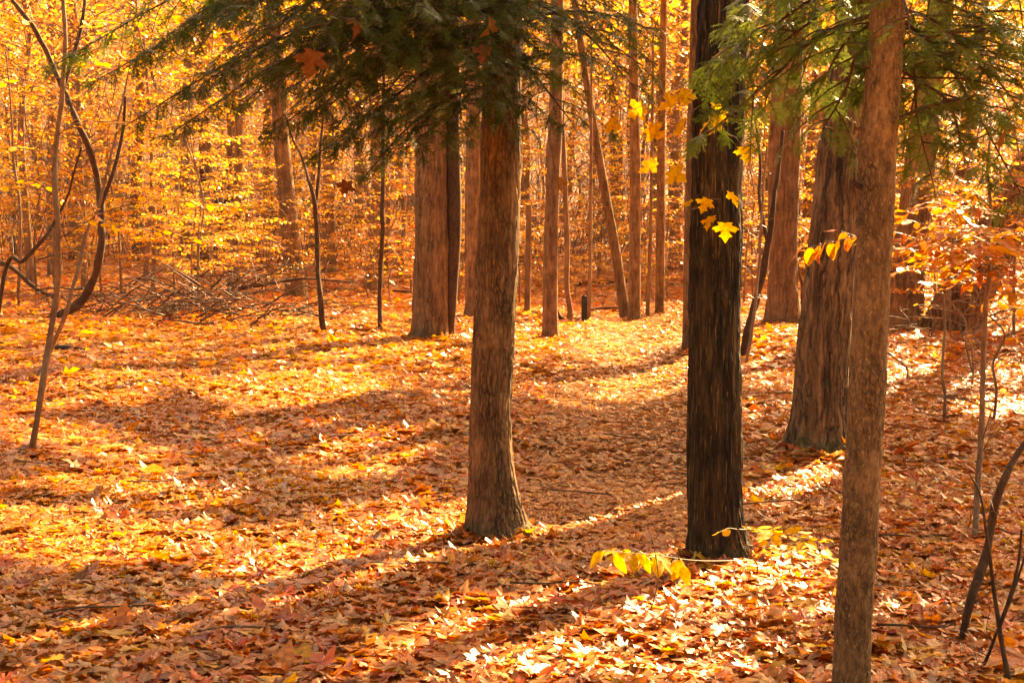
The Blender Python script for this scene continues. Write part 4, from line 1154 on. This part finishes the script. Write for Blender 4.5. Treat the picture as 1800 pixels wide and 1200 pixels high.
def log(label, pts, D0, D1, mat='bark_vine', name='fallen_log', cat='log'):
    P = []
    for q, (px, py, w) in enumerate(pts):
        D = D0+(D1-D0)*q/(len(pts)-1)
        P.append(list(at(px, py, D))+[0.5*w/F*D])
    C = catmull(np.array(P), 8)
    base = C[0, :3].copy()
    root = thing(name, label, cat, base)
    mb = MB(); mb.tube(C[:, :3], C[:, 3]*(1+0.2*(vnoise(C[:, 0]*7, 1, 2, 5)-0.5)), 10)
    mb.build('branch', M[mat], root, True, base)
    T = C[1, :3]-C[0, :3]; T /= np.linalg.norm(T)
    m2 = MB(); m2.tube(np.array([C[0, :3]-T*0.012, C[0, :3]-T*0.002]), C[0, 3]*0.9, 10); m2.build('cut_face', M['cut'], root, False, base)
    return root
gl = ground_at(500, 545)
log('long dead branch with a pale cut end lying before the left curving trunk', [(418, 507, 9), (450, 502, 8), (490, 496, 6), (520, 491, 5), (545, 490, 4), (620, 496, 3)], gl[1]-1.0, gl[1]-0.3)
gl = ground_at(130, 618)
log('short dark rotting log half sunk in the leaves beside the pale sinuous sapling', [(88, 612, 10), (120, 612, 12), (150, 618, 11), (172, 624, 7)], gl[1], gl[1]-0.15)
gl = ground_at(20, 545)
log('dark fallen limb sloping down from the left edge behind the thin stems', [(-20, 455, 8), (20, 470, 8), (60, 505, 7), (95, 522, 5)], gl[1], gl[1]-0.5)
gl = ground_at(990, 566)
log('short curved dead limb propped between the mossy footed trunk and the crooked thin one', [(978, 543, 5), (983, 556, 7), (992, 563, 8), (1003, 566, 6)], gl[1], gl[1]+0.1)
gl = ground_at(1330, 765)
log('low weathered log in the leaves between the black trunk and the mossy footed one', [(1300, 752, 8), (1335, 760, 10), (1370, 768, 8)], gl[1]+0.6, gl[1]+0.3)

for lab_, a_, c_ in (('dark fallen log on the slope left of the upright trunk', (1008, 500, 6), (1092, 497, 7)), ('thin dark fallen branch on the slope behind the dark post', (1030, 546, 4), (1090, 541, 4)),
                      ('dark fallen log across the slope right of the slim straight trunk', (1170, 500, 5), (1204, 506, 5)), ('dark fallen log on the slope between the twin trunk and the lone sapling', (690, 512, 5), (728, 516, 5))):
    gl = ground_at(a_[0], a_[1]+3)
    log(lab_, [a_, ((a_[0]+c_[0])/2, (a_[1]+c_[1])/2-2, a_[2]), c_], gl[1], gl[1]-0.4)
b = ground_at(1027, 567)
wpx = b[1]/F
post = thing('wooden_post', 'small dark square marker post left of the leaning trunk on the path rise', 'post', b)
w, h = 5.0*wpx, 48*wpx
V = []
for z, s in ((-0.1, 1), (h*0.93, 1), (h, 0.72)):
    V += [(-w*s, -w*s, z), (w*s, -w*s, z), (w*s, w*s, z), (-w*s, w*s, z)]
mb = MB(); mb.add(np.array(V), Q=np.vstack([grid_quads(3, 4), [[8, 9, 10, 11]]]))
mb.build('shaft', M['post'], post)

# ------------------------------------------------------------------ understory: young beeches in layered yellow leaf
def make_sapling(seed, H, leaf=0.085, nbr=20, low=0.12, bare=False):
    r = np.random.default_rng(seed)
    P = np.array([(0, 0, -0.1)]+[(r.normal(0, 0.07)*k, r.normal(0, 0.07)*k, H*k/5) for k in range(1, 6)])
    C = catmull(P, 6)
    wood, fol = MB(), MB()
    rad = np.linspace(0.011+0.0026*H, 0.004, len(C))
    wood.tube(C, rad, 7)
    pos, yaw, tint = [], [], []
    for k in range(nbr):
        u = low+(0.98-low)*(k+r.random())/nbr
        p0 = np.array([np.interp(u*H, C[:, 2], C[:, q]) for q in range(3)])
        a = r.uniform(0, 6.28)
        L = (0.35+0.24*H*(1-u*0.75))*r.uniform(0.6, 1.2)
        d = np.array([math.cos(a), math.sin(a), 0])
        rise = r.uniform(0.05, 0.5)
        B = catmull([p0, p0+d*L*0.4+np.array([0, 0, rise*L*0.3]), p0+d*L*0.75+np.array([0, 0, rise*L*0.42]), p0+d*L+np.array([0, 0, rise*L*0.4])], 5)
        wood.tube(B, np.linspace(0.008, 0.002, len(B)), 4)
        nt_ = max(3, int(L/0.13))
        for j in range(nt_):
            v = 0.2+0.8*(j+0.5)/nt_
            q0 = B[int(v*(len(B)-1))]
            sg = 1 if j % 2 else -1
            a2 = a+sg*r.uniform(0.6, 1.1)
            l = 0.48*L*(1.15-v)*r.uniform(0.6, 1.2)+0.08
            d2 = np.array([math.cos(a2), math.sin(a2), r.normal(0.0, 0.12)])
            wood.tube(np.array([q0, q0+d2*l]), [0.003, 0.0012], 3, cap=False)
            n = max(2, int(l/0.05))
            for m_ in range(n):
                if bare and r.random() < 0.93: continue
                pos.append(q0+d2*l*(m_+0.7)/n+np.array([0, 0, r.normal(0, 0.015)]))
                yaw.append(a2-math.pi/2+(1 if m_ % 2 else -1)*r.uniform(0.5, 1.1))
    pos = np.array(pos); n = len(pos)
    if n:
        leaf_cloud(fol, OVAL, pos, np.array(yaw), r.normal(-0.25, 0.3, n), r.normal(0, 0.35, n), leaf*r.uniform(0.7, 1.25, n), 0.15, palette(GOLD, [0.3, 0.34, 0.25, 0.11], n, r, 0.12), 0.1, r)
    return wood.mesh('stem', M['bark_sapling'], True), (fol.mesh('foliage', M['leaf']) if n else None), n

SAP = [make_sapling(200+k, H, lf, nb) for k, (H, lf, nb) in enumerate([(5.5, 0.09, 26), (4.2, 0.085, 22), (6.5, 0.09, 30), (3.0, 0.08, 18), (7.5, 0.095, 32), (2.0, 0.08, 12), (5.0, 0.085, 24)])]
SHRUB = [make_sapling(300+k, H, 0.07, nb, 0.05, True) for k, (H, nb) in enumerate([(1.2, 12), (1.7, 14), (0.9, 10)])]
print('sapling leaves', [s[2] for s in SAP])

def copy_plant(name, data, loc, rz, sc, label, cat, group):
    root = thing(name, label, cat, loc, group, rz)
    root.scale = (sc, sc, sc)
    link('stem', data[0], root)
    if data[1] is not None:
        f = link('foliage', data[1], root); f['kind'] = 'stuff'
    return root

MARKS = [(20, 'the left edge'), (100, 'the sinuous pale stem'), (178, 'the dark sweeping stem'), (265, 'the brush pile'), (350, 'the ragged dark stem'), (510, 'the left curving trunk'), (578, 'the pale straight trunk'),
         (670, 'the lone straight sapling'), (757, 'the twin trunk'), (872, 'the middle trunk'), (968, 'the mossy footed trunk'), (1037, 'the dark post'), (1085, 'the leaning trunk'), (1116, 'the upright trunk'), (1160, 'the slim straight trunk'),
         (1260, 'the black furrowed trunk'), (1345, 'the slanting stem'), (1380, 'the golden trunk'), (1450, 'the peeling trunk'), (1535, 'the slim front trunk'), (1605, 'the broad shaded trunk'), (1715, 'the slanting mossy trunk'), (1785, 'the right edge')]
AUTO = []
def auto_label(root, what, x, y):
    px = 900+F*x/y
    mx, mk = min(MARKS, key=lambda m: abs(m[0]-px))
    rel = 'behind' if abs(px-mx) < 9 else ('just left of' if px < mx else 'just right of')
    if mx in (20, 1785) and rel != 'behind': rel = 'by'
    AUTO.append((what+('' if what.endswith(',') else ' seen')+' '+rel+' '+mk, y, root))
def finish_labels():
    words_ = ['nearest', 'second nearest', 'third nearest', 'fourth nearest', 'fifth nearest', 'sixth nearest', 'seventh nearest', 'eighth nearest']
    by = {}
    for l, y, r in AUTO: by.setdefault(l, []).append((y, r))
    for l, L_ in by.items():
        L_.sort(key=lambda t: t[0])
        for k, (y, r) in enumerate(L_):
            pre = '' if len(L_) == 1 else ('nearer ' if k == 0 else 'farther ') if len(L_) == 2 else ('farthest ' if k == len(L_)-1 else words_[min(k, 7)]+' ')
            r['label'] = pre+l
placed = [(v['base'][0], v['base'][1]) for v in TREES.values()]
def scatter(rng, n, xr, yr, mind, corridor=1.6):
    out, tries = [], 0
    while len(out) < n and tries < 6000:
        tries += 1
        y = rng.uniform(*yr) if yr[1]-yr[0] < 40 else math.sqrt(rng.uniform(yr[0]**2, yr[1]**2))
        px = rng.uniform(*xr)
        x = (px-900)/F*y
        if abs(x-path_x(y)) < corridor and y < 36: continue
        if any((x-a)**2+(y-c)**2 < mind**2 for a, c in placed): continue
        pw = 1.7*F/y
        if y < 36.2 and yr[0] > 16 and any(px+pw > lo_ and px-pw < hi_ for lo_, hi_ in ((55, 200), (500, 590), (725, 850), (1345, 1420))): continue
        placed.append((x, y)); out.append((x, y))
    return out

r_ = np.random.default_rng(91)
for xr, yr, n, lab, grp, ids in [((-60, 440), (23, 38), 15, 'young beech with layered yellow leaves in the thicket at the left', 'young beeches left of the brush pile and dark trunk', (0, 1, 2, 4, 6, 0)),
                                 ((480, 830), (37, 50), 14, 'young beech with yellow orange leaves between the dark trunk and the twin trunk', 'young beeches behind the twin trunk', (1, 3, 6, 0)),
                                 ((900, 1230), (37, 54), 14, 'young yellow beech beyond the bright path rise', 'young beeches beyond the path rise', (1, 3, 5, 6)),
                                 ((1300, 1560), (27, 42), 7, 'young yellow beech behind the golden trunk', 'young beeches behind the golden trunk', (0, 1, 6)),
                                 ((1560, 1900), (19, 36), 10, 'young beech with orange yellow leaves beyond the slanting mossy trunk', 'young beeches behind the slanting mossy trunk', (0, 2, 1, 6)),
                                 ((-60, 1860), (39, 62), 34, 'knee high yellow beech on the slope', 'low young beeches on the slope', (5, 5, 3)),
                                 ((-100, 1900), (38, 64), 30, 'small yellow beech among the far trunks on the slope', 'far young beeches on the slope', (0, 1, 2, 4, 6))]:
    for (x, y) in scatter(r_, n, xr, yr, 1.2):
        k = ids[r_.integers(len(ids))]
        o = copy_plant('beech_sapling', SAP[k], (x, y, float(height(x, y))), r_.uniform(0, 6.28), r_.uniform(0.85, 1.2)*(1 if y < 36 else 1.25), lab, 'sapling', grp)
        auto_label(o, ['tall', 'middling', 'very tall', 'low', 'tallest', 'knee high', 'full leaved'][k]+' young golden beech', x, y)
for xr, yr, n, lab, grp in [((150, 840), (19, 30), 16, 'leafless twiggy shrub among the stems left of the twin trunk', 'bare shrubs on the left'),
                            ((1560, 1850), (13, 24), 8, 'leafless twiggy shrub on the right below the slanting mossy trunk', 'bare shrubs on the right'),
                            ((900, 1220), (36, 46), 6, 'leafless twiggy shrub beyond the path rise', 'bare shrubs beyond the path rise')]:
    for (x, y) in scatter(r_, n, xr, yr, 0.7):
        o = copy_plant('bare_shrub', SHRUB[r_.integers(3)], (x, y, float(height(x, y))), r_.uniform(0, 6.28), r_.uniform(0.8, 1.3), lab, 'shrub', grp)
        auto_label(o, 'leafless twiggy shrub', x, y)

# ------------------------------------------------------------------ bare thicket far back under the slope
th = MB()
for q in range(6500):
    y = r_.uniform(56, 125)
    x = r_.uniform(-0.42, 0.42)*y
    z0 = float(height(x, y))
    h = r_.uniform(1.2, 4.5)
    lean = r_.normal(0, 0.28, 2)*h
    p0 = np.array([x, y, z0-0.1]); p2 = p0+np.array([lean[0], lean[1], h])
    p1 = p0*0.5+p2*0.5+r_.normal(0, 0.12, 3)
    w_ = r_.uniform(0.012, 0.035)
    th.tube(np.array([p0, p1, p2]), [w_, w_*0.7, w_*0.25], 3, cap=False)
    for k in range(3):
        b_ = p0+(p2-p0)*r_.uniform(0.3, 0.9)
        th.tube(np.array([b_, b_+np.array([r_.normal(0, 0.5), r_.normal(0, 0.5), r_.uniform(0, 0.7)])*h*0.3]), [w_*0.45, w_*0.2], 3, cap=False)
tag(th.build('undergrowth', M['thicket']), 'tangled bare grey brown thicket far back under the wooded slope', 'undergrowth', None, 'stuff')

# ------------------------------------------------------------------ far trees on the slope
def make_far_tree(seed, H, r0, nclump, crown_lo):
    r = np.random.default_rng(seed)
    P = np.array([(0, 0, -0.3)]+[(r.normal(0, 0.10)*k, r.normal(0, 0.10)*k, H*k/6) for k in range(1, 7)])
    C = catmull(P, 5)
    wood, fol = MB(), MB()
    R = r0*(1-0.85*np.linspace(0, 1, len(C))**1.1)
    R[0:3] *= [1.5, 1.25, 1.1]
    wood.tube(C, R*(1+0.15*(vnoise(C[:, 2]*2, seed, 0)-0.5)), 10)
    pos = []
    for k in range(nclump):
        u = crown_lo+(1.0-crown_lo)*r.random()
        a = r.uniform(0, 6.28)
        rad = (0.7+0.17*H*math.sin(math.pi*min(1, 0.2+0.8*(u-crown_lo)/(1-crown_lo))))*math.sqrt(r.random())
        p0 = np.array([np.interp(u*H*0.9, C[:, 2], C[:, q]) for q in range(3)])
        c = p0+np.array([math.cos(a)*rad, math.sin(a)*rad, 0.25*rad+0.3])
        B = catmull([p0, p0*0.5+c*0.5+np.array([0, 0, 0.1*rad]), c], 4)
        wood.tube(B, np.linspace(0.03, 0.006, len(B)), 4, cap=False)
        n = 23
        q = r.normal(0, 1, (n, 3))*np.array([0.62, 0.62, 0.16])*r.uniform(0.7, 1.3)
        pos.append(c+q)
    pos = np.vstack(pos); n = len(pos)
    leaf_cloud(fol, DIAMOND, pos, r.uniform(0, 6.28, n), r.normal(-0.2, 0.5, n), r.normal(0, 0.5, n), r.uniform(0.13, 0.24, n), 0.2, palette(GOLD, [0.32, 0.34, 0.23, 0.11], n, r, 0.14), 0.12, r)
    return wood.mesh('trunk', M['bark_far'], True), fol.mesh('crown', M['far_leaf'])
FAR = [make_far_tree(500+k, H, r0, nc_, lo) for k, (H, r0, nc_, lo) in enumerate([(15, 0.17, 70, 0.3), (18, 0.22, 80, 0.42), (12, 0.10, 60, 0.2), (20, 0.28, 80, 0.5), (9, 0.07, 50, 0.18), (16, 0.14, 70, 0.36)])]
POLE = [make_far_tree(560+k, H, r0, nc_, 0.7) for k, (H, r0, nc_) in enumerate([(11, 0.06, 9), (9, 0.045, 7), (13, 0.085, 12)])]
for (x, y) in scatter(r_, 55, (-80, 1880), (36, 88), 0.9):
    k = r_.integers(3)
    root = thing('maple_tree', 'slender pole', 'tree', (x, y, float(height(x, y))), 'slender poles among the far trees', r_.uniform(0, 6.28))
    auto_label(root, ['slender nearly bare pole', 'thin nearly bare pole', 'stouter nearly bare pole'][k], x, y)
    link('trunk', POLE[k][0], root)
    f = link('crown', POLE[k][1], root); f['kind'] = 'stuff'
for xr, yr, n, lab, grp in [((-150, 700), (40, 72), 32, 'far grey trunk with a golden crown behind the left thicket', 'far trees on the left slope'),
                            ((700, 1300), (46, 78), 34, 'far slim trunk with a golden crown beyond the path rise', 'far trees beyond the path rise'),
                            ((1300, 1950), (52, 78), 40, 'far trunk with a golden crown behind the right hand trunks', 'far trees on the right slope'),
                            ((-250, 2050), (74, 135), 80, 'distant thin trunk and golden crown high on the slope', 'distant trees high on the slope')]:
    for (x, y) in scatter(r_, n, xr, yr, 1.7):
        k = r_.integers(6)
        sc = r_.uniform(0.85, 1.2)
        root = thing('maple_tree', lab, 'tree', (x, y, float(height(x, y))), grp, r_.uniform(0, 6.28))
        root.scale = (sc, sc, sc)
        auto_label(root, ['sturdy', 'thick tall', 'slender', 'stoutest', 'thin short', 'straight'][k]+(' far golden crowned trunk' if y < 72 else ' distant trunk'), x, y)
        link('trunk', FAR[k][0], root)
        f = link('crown', FAR[k][1], root); f['kind'] = 'stuff'

# ------------------------------------------------------------------ unseen leaves added along sun rays to dapple the floor, parented as crowns
LIT = [  # sunny gaps: centre px, radii px, turn (deg)
    (120, 955, 210, 55, 4), (400, 980, 240, 48, 4), (640, 930, 190, 40, -10), (760, 915, 80, 26, -8), (640, 800, 125, 42, -8), (500, 688, 160, 30, -3), (120, 690, 140, 32, -8), (120, 780, 150, 30, 8),
    (1060, 592, 150, 24, 0), (1130, 668, 85, 24, -22), (820, 1115, 170, 48, -10), (1080, 1105, 260, 58, 2), (1340, 1110, 140, 60, 10), (980, 1180, 420, 50, 0), (1330, 1020, 160, 35, 0),
    (1370, 615, 60, 30, -25), (1420, 850, 70, 24, -25), (1640, 655, 120, 30, 0), (640, 620, 120, 22, 0), (930, 585, 40, 30, 0), (1740, 720, 60, 22, 0), (250, 875, 160, 30, 6), (980, 950, 60, 16, 0), (1600, 1080, 60, 20, 0), (1425, 1085, 95, 50, 0)]
def lit(px, py):
    v = np.zeros_like(px)
    for cx, cy, rx, ry, rot in LIT:
        c, s_ = math.cos(math.radians(rot)), math.sin(math.radians(rot))
        dx, dy = px-cx, py-cy
        e = ((dx*c+dy*s_)/rx)**2+((-dx*s_+dy*c)/ry)**2
        v = np.maximum(v, np.clip(2.4-1.5*e, 0, 1))
    return v
ng = 125000
yy = np.sqrt(RNG.uniform(2.0**2, 40**2, ng)); yy = np.where(RNG.random(ng) < 0.35, RNG.uniform(3, 16, ng), yy)
xx = (RNG.random(ng)*2-1)*(0.44*yy+2.2)
G = np.stack([xx, yy, height(xx, yy)], -1)
px, py = to_px(G)
keep = RNG.random(ng) > lit(px, py)*np.where(py < 1250, 1, 0)
dap = vnoise(xx*1.7, yy*1.1, 0, 41)
deep = np.maximum(sstep(1500, 1580, px)*sstep(690, 800, py), sstep(880, 930, px)*(1-sstep(1200, 1260, px))*sstep(690, 740, py)*(1-sstep(960, 1000, py)))
deep = np.maximum(deep, (1-sstep(520, 640, px))*sstep(1045, 1075, py))
dap = dap*(1-0.6*deep)
keep &= RNG.random(ng) < np.clip(1.9-2.2*dap, 0.12, 1)
keep &= RNG.random(ng) < np.interp(yy, [0, 14, 24, 40], [1, 0.85, 0.4, 0.2])
for key in ('main', 'dark', 'plate', 'slim'):            # gaps through which the low sun grazes the near trunks
    b_, R_ = TREES[key]['base'], TREES[key]['R'][3]
    hd = S[:2]/np.linalg.norm(S[:2])
    dv = b_[None, :2]-G[:, :2]
    al = dv@hd
    pe = np.abs(dv[:, 0]*hd[1]-dv[:, 1]*hd[0])
    keep &= ~((pe < R_+0.05) & (al > -0.1) & (al < 4.6))
G = G[keep]
zc = RNG.uniform(8.0, 14.5, len(G))
CP = G + S*((zc-G[:, 2])/S[2])[:, None]  # each leaf is lifted sunward from the floor spot it should shade
keys = [k for k in TREES if k not in ('pole_a', 'pole_c', 'pole_d', 'slim')]
# unseen trees added at the right, between sun and glade, to cast shade
for q, (x, y) in enumerate([(8.5, 16), (11.5, 20), (9.5, 25), (14, 27), (13.5, 33), (17, 22), (18.5, 38), (6.5, 12.5), (21, 31)]):
    z0 = float(height(x, y))
    rr = np.random.default_rng(700+q)
    P = [np.array([x, y, z0-0.2])]+[np.array([x+rr.normal(0, 0.06)*k, y+rr.normal(0, 0.06)*k, z0+15*k/6]) for k in range(1, 7)]
    R = list(0.19*(1-0.8*np.linspace(0, 1, 7)))
    mb, PP, RR = trunk_mesh('trunk', 'bark_mid', P, R, 'mid', 20, 700+q, 1e9, 0.3)
    root = thing('maple_tree', 'unseen maple added right of the glade to cast shade on it', 'tree', (x, y, z0), 'unseen maples added beyond the right edge')
    mb.build('trunk', M['bark_mid'], root, True, (x, y, z0))
    limbs_mesh(rr, PP, RR, 8, 14, 8, 3.0).build('limb', M['bark_mid'], root, True, (x, y, z0))
    TREES['out%d' % q] = dict(root=root, P=PP, R=RR, base=np.array([x, y, z0]), D=y)
    keys.append('out%d' % q)
TB = np.array([TREES[k]['P'][np.argmin(np.abs(TREES[k]['P'][:, 2]-10))][:2] for k in keys])
own = np.argmin(((CP[:, None, :2]-TB[None])**2).sum(-1), 1)
for k, key in enumerate(keys):
    q = np.where(own == k)[0]
    if len(q) < 10: continue
    mb = MB(); n = len(q)
    leaf_cloud(mb, MAPLE_FAR, CP[q], RNG.uniform(0, 6.28, n), RNG.normal(-0.2, 0.45, n), RNG.normal(0, 0.45, n), RNG.uniform(0.15, 0.25, n), 0.25, palette(GOLD, [0.4, 0.35, 0.18, 0.07], n))
    f = mb.build('crown', M['leaf'], TREES[key]['root'], False, TREES[key]['base'])  # made of the added leaves, shaped by the shade wanted below
    f['kind'] = 'stuff'
print('canopy leaves', len(CP))

for r, g_ in TWIGS: auto_label(r, 'thin dark twig fallen on the leaf carpet,', g_[0], g_[1])
finish_labels()
